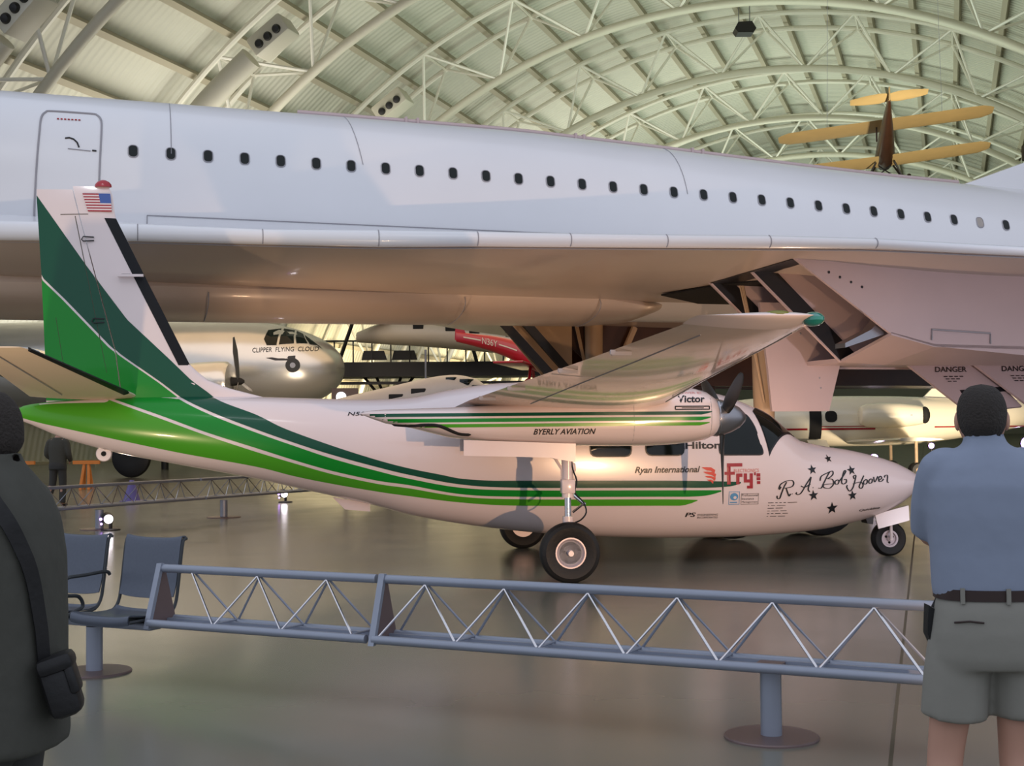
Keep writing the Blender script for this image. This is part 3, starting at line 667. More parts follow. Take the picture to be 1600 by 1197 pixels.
# small aerials and stubs along the belly and tail
b = MB(); b.prism([(-2.55, -.01, .84), (-2.1, -.01, .76), (-2.1, -.01, .66), (-2.4, -.01, .69)], (0, .02, 0)); b.build('belly_aerial', 'white', ac)
b = MB(); b.lathe([(.02, -.02), (.085, -.02), (.095, 0), (.085, .02), (.02, .02)], (-5.22, 0, 1.39), (0, 1, 0), 18); b.m = 1; b.lathe([(.001, -.03), (.03, -.03), (.03, .03), (.001, .03)], (-5.22, 0, 1.39), (0, 1, 0), 12); b.build('tie_down_ring', ['white', 'dark'], ac)
# ---- fin and rudder
def fx(pts, z): return interp(pts, z)
TE = [(2.0, -5.88), (2.632, -5.90), (3.5, -5.94), (4.449, -6.0), (4.6, -6.0)]
LEf = [(2.0, -3.2), (2.10, -3.55), (2.2, -3.95), (2.423, -4.224), (3.3, -4.66), (4.192, -5.095), (4.50, -5.13), (4.6, -5.2)]
HG = [(2.0, -5.0), (2.6, -5.08), (4.20, -5.50), (4.6, -5.6)]
def fin_t(x, z):
    a, c = fx(LEf, z), fx(TE, z); u = max(0, min(1, (a-x)/(a-c))); ch = min(a-c, 1.7)
    return ch*.09*5*(0.2969*math.sqrt(u)-0.126*u-0.3516*u*u+0.2843*u**3-0.1036*u**4)*.9
def fin_piece(name, lo, hi, mats, z0, z1, ribs, bootx=None):
    b = MB(); nz, nx = 26, 12; R = []
    for i in range(nz+1):
        z = z0+(z1-z0)*i/nz; a, c = lo(z), hi(z); cap = 1 if i < nz else .25
        xs = [a+(c-a)*.5*(1-cos(pi*j/nx)) for j in range(nx+1)]
        R.append([(x, -fin_t(x, z)*cap, z) for x in xs]+[(x, fin_t(x, z)*cap, z) for x in xs[::-1]])
    b.loft(R)
    for m, l, r, za, zb in ribs:
        b.m = m; Q = []
        for sg in (-1, 1):
            Q = []
            for i in range(50):
                z = za+(zb-za)*i/49; x0 = max(l(z), lo(z)); x1 = min(r(z), hi(z)); x1 = max(x0, x1)
                Q.append([(x0+(x1-x0)*j/4, sg*(fin_t(x0+(x1-x0)*j/4, z)+.003), z) for j in range(5)])
            b.loft(Q, False, False)
    return b, mats
finA = [(1.98, -3.86), (2.1, -4.0), (2.247, -4.20), (2.515, -4.47), (2.972, -4.946), (3.603, -5.412), (4.208, -5.832), (4.449, -6.0), (4.6, -6.1)]
finW = [(2.0, -4.28), (2.226, -4.567), (2.516, -4.975), (2.638, -5.137), (3.214, -5.682), (3.494, -5.968), (3.6, -6.1)]
fA = lambda z: fx(finA, z); fW = lambda z: fx(finW, z); te = lambda z: fx(TE, z); le = lambda z: fx(LEf, z); hg = lambda z: fx(HG, z)
b, mm = fin_piece('fin', lambda z: hg(z)+.006, le, None, 1.95, 4.56, [(1, lambda z: fW(z)+.018, fA, 2.02, 4.449), (2, te, lambda z: fW(z)-.018, 2.02, 3.494)])
b.m = 3
for dz in range(2):
    b.box((-4.95+.12*dz, -.10, 3.50), (.10, .03, .02))
b.m = 0; b.box((-4.90, -.105, 3.49), (.30, .05, .03))
fin = b.build('tail_fin', ['white', 'dgreen', 'mgreen', 'black'], ac)
b, mm = fin_piece('rudder', te, lambda z: hg(z)-.006, None, 2.0, 4.52, [(1, lambda z: fW(z)+.018, fA, 2.02, 4.449), (2, te, lambda z: fW(z)-.018, 2.02, 3.494)])
b.m = 3
for x, z in ((-5.45, 3.92), (-5.33, 2.95)):
    b.tube([(x+.12, -fin_t(x+.12, z)-.012, z+.03), (x, -fin_t(x, z)-.03, z+.035), (x-.02, -fin_t(x, z)-.03, z), (x, -fin_t(x, z)-.03, z-.02), (x+.12, -fin_t(x+.12, z)-.012, z-.01)], .008, 5)
b.m = 4
for p, q in (((-5.72, 4.22), (-5.40, 4.225)), ((-5.55, 4.2), (-5.18, 2.35)), ((-5.77, 3.0), (-5.66, 2.3))):
    b.tube([(p[0]+(q[0]-p[0])*i/8, -fin_t(p[0]+(q[0]-p[0])*i/8, p[1]+(q[1]-p[1])*i/8)-.001, p[1]+(q[1]-p[1])*i/8) for i in range(9)], .0045, 4)
rud = b.build('rudder', ['white', 'dgreen', 'mgreen', 'ink', 'joint'], ac)
b = MB(); Q = []
for i in range(30):
    z = 2.43+(4.18-2.43)*i/29; e = le(z); xs = [e-.125, e-.08, e-.04, e-.012, e+.004]
    Q.append([(x, -fin_t(min(x, e-.0005), z)-.004, z) for x in xs]+[(x, fin_t(min(x, e-.0005), z)+.004, z) for x in xs[::-1]])
b.loft(Q); b.build('de_ice_boot', 'black', fin)
b = MB(); Q = []                               # flag on the fin tip, stripes run aft
def flagq(m, u0, u1, v0, v1):
    b.m = m; P = []
    for u, v in ((u0, v0), (u1, v0), (u1, v1), (u0, v1)):
        z = 4.47-.215*v; x = -5.465-.0+.32*u+.045*v*(1-u)+.02*v; P.append((x, -max(fin_t(x, z), fin_t(-5.40, z)*.9)-.012, z))
    b.add(P, [(0, 1, 2, 3)])
for i in range(13):
    [flagq(0 if i % 2 == 0 else 1, a*(.58 if i < 7 else 1)/4, (a+1)*(.58 if i < 7 else 1)/4, i/13, (i+1)/13) for a in range(4)]
flagq(2, .58, 1, 0, 7/13)
b.build('flag', ['red', 'white', 'blue'], fin, smooth=0)
b = MB(); b.loft([[(-5.235+.10*cos(2*pi*k/16)*r, .055*sin(2*pi*k/16)*r, 4.555+h) for k in range(16)] for r, h in ((1, 0), (.95, .03), (.7, .06), (.3, .08), (.02, .085))]); b.build('beacon_light', 'red', fin)
# ---- stabilizers
AF = airfoil(14, .10)
for sg in (-1, 1):
    b = MB(); R = []
    for u in [i/12 for i in range(13)]:
        y = .04+2.5*u; l = -4.84-(.66)*u; c = 1.22-.62*u; z = 2.07+.425*u; k = 1 if u < 1 else .3
        if u > .96: l -= .05; c -= .1
        R.append([(l-x*c, sg*y, z+t*c*k) for x, t in AF])
    b.loft(R); b.m = 1
    b.tube([(-4.84-.66*u-.62*(1.22-.62*u), sg*(.04+2.5*u), 2.07+.425*u-.038*(1.22-.62*u)) for u in [.12+.08*i for i in range(11)]], .006, 4)
    st = b.build('stabilizer', ['stabwhite', 'seam'], ac); st['label'] = 'starboard stabilizer' if sg < 0 else 'port stabilizer'
    b = MB(); R = []
    for u in [.08+.88*i/12 for i in range(13)]:
        y = .04+2.5*u; l = -4.84-.66*u; c = 1.22-.62*u; z = 2.07+.425*u
        R.append([(l-x*c+(.006 if x == 0 else 0), sg*y, z+t*c*1.04+(.004 if t > 0 else -.004)) for x, t in AF if x < .09])
    b.loft(R); b.build('de_ice_boot', 'black', st)
# ---- wings
WST = [(.0, 1.25, -1.30, 1.80, .13), (.66, 1.22, -1.27, 1.83, .13), (2.35, 1.06, -1.08, 1.945, .125), (4.0, .985, -.70, 2.085, .12), (5.5, .945, -.36, 2.21, .115), (6.6, .92, -.12, 2.305, .11), (7.2, .90, .02, 2.36, .105)]
AW = airfoil(18, .125)
def wst(y):
    for a, c in zip(WST, WST[1:]):
        if y <= c[0]: t = (y-a[0])/(c[0]-a[0]); return [a[i]+(c[i]-a[i])*t for i in range(1, 5)]
    return WST[-1][1:]
for sg in (-1, 1):
    b = MB(); R = []
    for y in [0, .3, .66, 1.2, 1.8, 2.35, 2.9, 3.5, 4, 4.75, 5.5, 6.1, 6.6, 7.0, 7.2]:
        l, tr, z, th = wst(y); c = l-tr; R.append([(l-x*c, sg*y, z+t*c*th/.125) for x, t in AW])
    l, tr, z, th = wst(7.2)
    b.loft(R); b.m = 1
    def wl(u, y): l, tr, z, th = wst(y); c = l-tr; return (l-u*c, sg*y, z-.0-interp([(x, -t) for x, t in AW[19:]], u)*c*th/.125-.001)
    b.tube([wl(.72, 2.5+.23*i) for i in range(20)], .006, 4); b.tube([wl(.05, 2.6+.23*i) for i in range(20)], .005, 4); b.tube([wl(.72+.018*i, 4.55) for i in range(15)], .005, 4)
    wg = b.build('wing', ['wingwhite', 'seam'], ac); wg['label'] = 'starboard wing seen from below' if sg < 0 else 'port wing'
    b = MB()                                      # rounded tip cap
    R = []
    for u in range(9):
        a = pi/2*u/8; q = cos(a); y = 7.2+.30*sin(a); R.append([(l-.02-x*.88*(1-.12*(1-q))-.05*(1-q), sg*y, z+.035*sin(a)+t*.88*max(q, .04)) for x, t in AW])
    b.loft(R); cap = b.build('wing_tip_cap', 'white', wg)
    b = MB(); b.ball((.86, sg*7.40, 2.375), (.075, .12, .05), 14); b.build('navigation_light', 'teal' if sg < 0 else 'red', cap)
    b = MB(); b.ball((.60, sg*7.44, 2.402), (.10, .06, .03), 14); b.build('tip_lens', 'olive', cap)
    for y in (2.75, 3.6, 4.9, 6.0):               # flap and aileron brackets
        b = MB(); l_, tr, z_, th = wst(y); x = tr+.12; b.box((x-.06, sg*y, z_-.03), (.16, .02, .03)); b.box((x-.13, sg*y, z_-.02), (.04, .03, .035)); b.build('flap_bracket', 'seam', wg)
# ---- engine nacelles, propellers, main gear
NST = [(-2.21, 1.826, 1.812, .02), (-2.10, 1.848, 1.765, .09), (-1.95, 1.858, 1.71, .17), (-1.7, 1.865, 1.665, .25), (-1.28, 1.875, 1.555, .33), (-.9, 1.895, 1.505, .37), (0, 1.95, 1.455, .40), (.5, 2.0, 1.446, .41),
       (.9, 2.045, 1.446, .42), (1.2, 2.075, 1.462, .43), (1.36, 2.07, 1.48, .425), (1.5, 2.03, 1.505, .40), (1.59, 1.97, 1.55, .35), (1.635, 1.88, 1.61, .26)]
def nst(x):
    for a, c in zip(NST, NST[1:]):
        if x <= c[0]: t = (x-a[0])/(c[0]-a[0]); return [a[i]+(c[i]-a[i])*t for i in (1, 2, 3)]
    return NST[-1][1:]
def npt(x, z, sg, off=.003):
    zt, zb, w = nst(x); c = (zt+zb)/2; h = (zt-zb)/2; q = max(-.995, min(.995, (z-c)/h)); y = w*(1-abs(q)**2.8)**(1/2.8)+off
    return (x, sg*(1.95+y), c+q*h)
def smooth_pts_xz(P): return [(p.x, p.y) for p in smooth_pts([(x, z, 0) for x, z in P], 4)]
for sg in (-1, 1):
    b = MB(); R = []
    for x in [p[0] for p in NST]:
        zt, zb, w = nst(x); c = (zt+zb)/2; h = (zt-zb)/2
        R.append([(x, sg*1.95+w*math.copysign(abs(cos(2*pi*k/36))**(2/2.8), cos(2*pi*k/36)), c+h*math.copysign(abs(sin(2*pi*k/36))**(2/2.8), sin(2*pi*k/36))) for k in range(36)])
    b.loft(R)
    for m, z1, z0, xa, xb in ((1, 1.812, 1.777, -2.17, 1.505), (2, 1.755, 1.716, -2.04, 1.49), (3, 1.697, 1.662, -1.80, 1.475)):
        b.m = m; Q = []
        for i in range(61):
            x = xa+(xb-xa)*i/60; t = min(1, (xb-x)/.10); Q.append([npt(x, z0+(z1-z0)*(1-t)*.75+(z1-z0)*(1-(1-t)*.75)*j/2, sg) for j in range(3)])
        b.loft(Q, False, False)
    if sg < 0:
        def ntext(body, x, z, w, h=None, **k):
            vs, fs = text2d(body, w, h, **k); b.add([npt(x+u, z+v, sg, .004) for u, v in vs], fs)
        b.m = 4; ntext('BYERLY AVIATION', -.41, 1.578, .66, .062, shear=.3, bold=.022); ntext('Victor', 1.135, 1.905, .30, .078, shear=.15, bold=.03)
        b.m = 5; ntext('POWER BY', 1.145, 2.0, .28, .022)
        b.m = 4
        vs = [(1.10, 1.865), (1.475, 1.865), (1.475, 1.833), (1.10, 1.833)]
        for i in range(4):
            p, q = vs[i], vs[(i+1) % 4]; b.tube([npt(p[0]+(q[0]-p[0])*j/6, p[1]+(q[1]-p[1])*j/6, sg, .004) for j in range(7)], .006, 4)
        b.tube([npt(1.17+.04*j, 1.849, sg, .003) for j in range(7)], .004, 4)
    b.m = 6
    for x in (.66, 1.50): b.tube([npt(x, nst(x)[1]+.02+(nst(x)[0]-nst(x)[1]-.1)*j/10, sg, -.002) for j in range(11)], .004, 4)
    nac = b.build('engine_nacelle', ['white', 'dgreen', 'mgreen', 'lgreen', 'ink', 'pink', 'seam'], ac)
    b = MB(); b.tube([npt(x, z, sg, .0) for x, z in smooth_pts_xz([(-1.88, 1.70), (-1.7, 1.685), (-1.5, 1.69), (-1.38, 1.675), (-1.2, 1.60), (-1.06, 1.585)])], [.004]+[.020]*19+[.004], 6); b.build('exhaust_trough', 'dark', nac)
    b = MB(); c0 = (1.60, sg*1.95, 1.745)
    b.lathe([(.20, 0), (.205, .04), (.195, .12), (.165, .21), (.115, .31), (.05, .375), (.005, .395)], c0, (1, 0, 0), 28)
    b.m = 1; b.lathe([(.206, .055), (.208, .06), (.206, .065)], c0, (1, 0, 0), 28)
    for i in range(4): b.ball((1.69+.07*i, sg*1.95-.195+.028*i*(1 if i < 3 else 1.3), 1.755), .008, 6)
    sp = b.build('spinner', ['steel', 'chrome'], nac)
    for a in (180, 62, -62):                       # three blades
        b = MB(); R = []
        for u, ch, th, tw in ((.12, .085, .06, -40), (.2, .12, .05, -34), (.32, .155, .03, -28), (.5, .165, .022, -24), (.7, .15, .017, -20), (.85, .12, .013, -17), (.92, .08, .010, -16), (.945, .02, .006, -16)):
            R.append([(ch*.5*cos(2*pi*k/12)*sin(rad(tw))+th*.5*sin(2*pi*k/12)*cos(rad(tw)), ch*.5*cos(2*pi*k/12)*cos(rad(tw))-th*.5*sin(2*pi*k/12)*sin(rad(tw)), u) for k in range(12)])
        T = Matrix.Translation((1.72, sg*1.95, 1.745)) @ Matrix.Rotation(rad(a), 4, 'X'); b.loft(R, T=T)
        b.build('propeller_blade', 'prop', nac)
    # gear door hanging under the nacelle
    for yy in (1.66, 2.20):
        b = MB(); b.prism([(-1.135, sg*yy, 1.53), (.055, sg*yy, 1.48), (.05, sg*yy, 1.285), (-.10, sg*yy, 1.31), (-.22, sg*yy, 1.335), (-1.135, sg*yy, 1.365)], (0, .025*sg, 0)); b.build('gear_door', 'white', nac, smooth=0)
    yg = sg*1.99
    lg = MB(); lg.tube([(0, yg, 1.55), (0, yg, 1.15), (0, yg, .90)], [.07, .062, .066], 14); lg.box((0, yg, 1.02), (.15, .14, .16), ch=.02); lg.box((.02, yg, 1.22), (.13, .10, .10), ch=.02)
    lg.tube([(-.16, yg, 1.36), (-.06, yg, 1.2), (-.05, yg, 1.0)], .018, 6); lg.tube([(0, yg-.06*sg, 1.25), (.0, yg-.3*sg, 1.5)], .025, 8)
    lg.tube([(0, yg, .70), (0, yg, .56)], .058, 14); lg.tube([(0, yg, .58), (0, yg+.02*sg, .315)], .04, 10); lg.tube([(0, yg-.02*sg, .315), (0, yg+.20*sg, .315)], .03, 10)
    lg.m = 1; lg.tube([(0, yg, .92), (0, yg, .68)], .036, 14)
    lg.tube([(.05, yg, .93), (.17, yg, .83)], .016, 6); lg.tube([(.17, yg, .83), (.05, yg, .74)], .014, 6); lg.ball((.175, yg, .83), .022, 8)
    lg.m = 2; lg.tube([tuple(p) for p in smooth_pts([(.03, yg+.04*sg, 1.33), (.05, yg+.05*sg, 1.2), (.09, yg+.05*sg, 1.08), (.07, yg+.05*sg, .95), (.16, yg+.05*sg, .85), (.19, yg+.05*sg, .74), (.13, yg+.05*sg, .66), (.05, yg+.05*sg, .62), (.05, yg+.05*sg, .54)], 3)], .009, 5)
    gl = lg.build('landing_gear_leg', ['white', 'chrome', 'ink'], ac)
    yw = sg*2.08
    b = MB(); b.lathe([(.15, -.075), (.20, -.10), (.27, -.115), (.305, -.095), (.322, -.05), (.326, 0), (.322, .05), (.305, .095), (.27, .115), (.20, .10), (.15, .075)], (0, yw, .318), (0, 1, 0), 40, caps=False)
    ty = b.build('tyre', 'tyre', gl)
    b = MB(); prof = [(.0, .06), (.028, .06), (.034, .05), (.045, .02), (.10, .025), (.115, .045), (.13, .05), (.15, .085), (.165, .085), (.165, -.08), (.0, -.08)]
    b.lathe([(r, h*1.0) for r, h in prof], (0, yw, .318), (0, sg, 0), 32); b.m = 1
    b.lathe([(.117, .047), (.122, .05), (.127, .05), (.122, .047)], (0, yw, .318), (0, sg, 0), 32)
    for i in range(8): b.ball((.078*cos(i*pi/4), yw+sg*.028, .318+.078*sin(i*pi/4)), .008, 6)
    b.build('wheel_rim', ['steelwhite', 'seam'], gl)
# ---- nose gear
b = MB(); b.tube([(4.36, 0, .75), (4.384, .0, .46)], .035, 10); b.tube([(4.384, -.02, .47), (4.384, -.09, .45), (4.384, -.10, .222)], .02, 8); b.tube([(4.384, .02, .47), (4.384, .09, .45), (4.384, .10, .222)], .02, 8); b.tube([(4.384, -.11, .222), (4.384, .11, .222)], .02, 8)
ng = b.build('nose_gear_leg', 'white', ac)
b = MB(); b.lathe([(.10, -.05), (.14, -.07), (.19, -.075), (.215, -.045), (.222, 0), (.215, .045), (.19, .075), (.14, .07), (.10, .05)], (4.384, 0, .222), (0, 1, 0), 32, caps=False); b.build('tyre', 'tyre', ng)
b = MB(); b.lathe([(.0, .055), (.03, .055), (.04, .03), (.075, .03), (.085, .055), (.108, .055), (.108, -.055), (0, -.055)], (4.384, 0, .222), (0, -1, 0), 24); b.m = 1
for i in range(3): b.ball((4.384+.05*cos(i*2.1+.5), -.034, .222+.05*sin(i*2.1+.5)), .016, 6)
b.build('wheel_rim', ['steelwhite', 'dark'], ng)
b = MB(); b.prism([(4.16, -.14, .535), (4.60, -.14, .64), (4.602, -.15, .455), (4.57, -.15, .445), (4.20, -.15, .355)], (0, .025, 0)); b.build('nose_gear_door', 'white', ac, smooth=0)
b = MB(); b.prism([(4.05, -.10, .50), (4.16, -.10, .53), (4.15, -.10, .41), (4.08, -.10, .42)], (0, .2, 0)); b.build('gear_bay_step', 'ink', ac, smooth=0)
# ================================================================ barrier rail, pedestals and waiting seats
BD = Vector((.897, -.442, 0)).normalized(); BY = math.atan2(BD.y, BD.x)
JP = Vector((-.85, 8.06, 0))
def barrier(name, label, origin, rz, L, group, first=.30, step=.53, plates=(True, True), scale=1.0, webmat='rail'):
    t = thing(name, label, 'barrier', origin, rz, group)
    zt, zb, w = .735, .385, .25
    b = MB(); b.tube([(0, w/2, zt), (L, w/2, zt)], .028, 12); b.build('top_rail', 'rail', t)
    for y in (0, w):
        b = MB(); b.tube([(0, y, zb), (L, y, zb)], .027, 12); b.build('bottom_rail', 'rail', t)
    b = MB(); b.box((L/2, w/2, zb-.012), (L, w-.05, .012)); b.box((L/2, w*.72, zb+.004), (L, .02, .02)); b.build('bottom_tray', 'rail', t, smooth=0)
    n = int((L-first*.5)/step); k = 0
    while first+step*k < L-.08:
        x = first+step*k
        for y in (0, w):
            for dx in (-.5, .5):
                xe = x+step*dx
                if 0.02 < xe < L-.02:
                    b = MB(); b.tube([(xe-.012*dx, y, zb+.02), (x, w/2+(y-w/2)*.1, zt-.02)], .0075, 6); b.build('lattice_rod', 'chrome' if y == 0 else 'rail', t)
        if x+step*.5 < L: 
            b = MB(); b.tube([(x+step*.5, 0, zb+.022), (x+step*.5, w, zb+.022)], .007, 6); b.build('cross_rod', 'rail', t)
        k += 1
    for on, x in zip(plates, (0, L)):
        if on:
            b = MB(); b.prism([(x-.008, -.02, zb-.03), (x-.008, w+.02, zb-.03), (x-.008, w/2+.02, zt+.03), (x-.008, w/2-.02, zt+.03)], (.016, 0, 0)); b.m = 1
            b.prism([(x-.02, -.03, zb-.035), (x-.02, .0, zb-.035), (x-.02, w/2+.005, zt+.033), (x-.02, w/2-.025, zt+.033)], (.04, 0, 0)); b.build('end_plate', ['railplate', 'rail'], t, smooth=0)
    return t
def pedestal(label, x, y, h=.37, group='round-based pedestals', cap=True, rz=BY, r=.056, R=.25, parent=None):
    t = thing('barrier_pedestal', label, 'pedestal', (x, y, 0), rz, group) if parent is None else bpy.data.objects.new('pedestal', None)
    if parent is not None: COL.objects.link(t); t.parent = parent; t.location = (x, y, 0)
    b = MB(); b.lathe([(R, 0), (R, .008), (R-.006, .014), (r+.02, .016), (.001, .016)], (0, 0, 0), (0, 0, 1), 48); b.build('base_disc', 'railplate', t)
    b = MB(); b.tube([(0, 0, .014), (0, 0, h-.03)], r, 28); b.build('post', 'rail', t)
    if cap:
        b = MB(); b.box((0, 0, h+.012), (.14, .14, .02), ch=.004); b.build('cap_plate', 'railplate', t)
    return t
B1 = barrier('barrier_rail', 'long section of the blue-grey lattice barrier, right of the joint', JP, BY, 3.36, 'lattice barrier in the foreground', plates=(True, False))
P = JP-BD*1.74
barrier('barrier_rail', 'short section of the blue-grey lattice barrier, beside the metal seats', P, BY, 1.69, 'lattice barrier in the foreground', first=.27, plates=(True, False))
NB = Vector((-BD.y, BD.x, 0))
pedestal(None, 2.40, .125, .375, parent=B1)
q = JP-BD*2.33+NB*.125; q2 = q
o_ = JP-BD*2.66+NB*.125
sb = thing('seat_beam', 'blue-grey steel beam on a round-based pedestal carrying the two metal seats', 'seat beam', (o_.x, o_.y, 0), BY)
b = MB(); b.box((0, 0, .345), (1.75, .12, .05), ch=.01); b.build('beam', 'rail', sb)
pedestal(None, .33, 0, .345, cap=False, parent=sb)
def seat(o, label, arm):
    t = thing('waiting_seat', label, 'seat', o, BY, 'perforated metal waiting seats')
    def sheet(prof, w0, w1, name):
        b = MB(); R = []; PP = smooth_pts([(y, z, 0) for y, z in prof], 4); n = len(PP)
        for th in (0, 1):
            pass
        F = []; Bk = []
        for i, p in enumerate(PP):
            tt = (PP[min(i+1, n-1)]-PP[max(i-1, 0)]).normalized(); nn = Vector((-tt.y, tt.x, 0)); w = w0+(w1-w0)*i/(n-1)
            F.append([(x*w, p.x+nn.x*.004+.03*abs(x*2)**2.5*0, p.y+nn.y*.004+.018*abs(x*2)**3) for x in [-.5+.1*j for j in range(11)]])
            Bk.append([(x*w, p.x-nn.x*.004, p.y-nn.y*.004+.018*abs(x*2)**3) for x in [-.5+.1*j for j in range(11)]][::-1])
        b.loft([f+k for f, k in zip(F, Bk)]); return b.build(name, 'seat', t, smooth=50)
    sheet([(-.26, .365), (-.265, .40), (-.24, .425), (-.1, .405), (.05, .395), (.14, .405), (.17, .425)], .50, .50, 'seat_pan')
    sheet([(.19, .50), (.215, .58), (.235, .70), (.265, .88), (.285, .905), (.31, .90)], .48, .50, 'backrest')
    for s in (-1, 1):
        b = MB(); b.tube(smooth_pts([(s*.252, -.26, .40), (s*.252, -.1, .40), (s*.252, .1, .40), (s*.252, .19, .46), (s*.252, .225, .60), (s*.252, .25, .76), (s*.252, .275, .89), (s*.252, .31, .905)], 3), .012, 6); b.build('side_frame', 'seatdark', t)
    if arm:
        b = MB(); b.tube(smooth_pts([(.292, -.24, .38), (.292, -.1, .42), (.292, -.02, .45), (.292, -.06, .52), (.292, -.17, .54), (.292, -.20, .60), (.292, -.17, .655), (.292, .0, .66), (.292, .2, .665), (.292, .24, .64)], 4), .013, 7); b.build('armrest', 'seatdark', t)
    b = MB(); b.box((0, .0, .385), (.30, .16, .022)); b.build('seat_bracket', 'seatdark', t)
    return t
seat(JP-BD*2.04+NB*.125, 'blue-grey perforated metal seat touching the end of the barrier', False)
seat(JP-BD*2.71+NB*.125, 'blue-grey perforated metal seat with a looped armrest, beside the man in the dark jacket', True)
# far barrier behind the airplane's tail
fb = Vector((-7.65, 21.5, 0)); fd = Vector((2.1, 4.0, 0)); fy = math.atan2(fd.y, fd.x)
barrier('barrier_rail', 'dim far section of lattice barrier below the green tail', fb, fy, 4.0, 'far lattice barrier', plates=(True, False))
barrier('barrier_rail', 'dim far section of lattice barrier running behind the white belly', fb+fd.normalized()*4.04, fy, 4.0, 'far lattice barrier', plates=(False, False))
barrier('barrier_rail', 'farthest dim section of lattice barrier, mostly hidden by the white belly', fb+fd.normalized()*8.08, fy, 4.0, 'far lattice barrier', plates=(False, True))
q = fb+fd.normalized()*4.4; pedestal('distant pedestal on a round base beneath the green tail', q.x+.1, q.y, .36, 'far pedestals', False, fy, .07, .32)
q = fb+fd.normalized()*1.2; pedestal('distant pedestal behind the far floor spotlight', q.x+.1, q.y, .36, 'far pedestals', False, fy, .07, .32)
# ================================================================ people
def skin_graph(V, E):
    me = bpy.data.meshes.new('skin_tmp'); me.from_pydata([v[0] for v in V], E, []); o = bpy.data.objects.new('skin_tmp', me); COL.objects.link(o)
    o.modifiers.new('s', 'SKIN'); o.modifiers['s'].use_smooth_shade = True
    for i, v in enumerate(V):
        d = me.skin_vertices[0].data[i]; d.radius = (v[1], v[1]) if not isinstance(v[1], tuple) else v[1]; d.use_root = (i == 0)
    s = o.modifiers.new('u', 'SUBSURF'); s.levels = 2; s.render_levels = 2
    dg = bpy.context.evaluated_depsgraph_get(); dg.update(); ev = o.evaluated_get(dg); m2 = ev.to_mesh()
    r = ([v.co[:] for v in m2.vertices], [tuple(p.vertices) for p in m2.polygons]); ev.to_mesh_clear()
    bpy.data.objects.remove(o); bpy.data.meshes.remove(me); return r
def sup(z, hw, hd, cy=0.0, cx=0.0, e=2.4, n=32):
    return [(cx+hw*math.copysign(abs(cos(2*pi*k/n))**(2/e), cos(2*pi*k/n)), cy+hd*math.copysign(abs(sin(2*pi*k/n))**(2/e), sin(2*pi*k/n)), z) for k in range(n)]
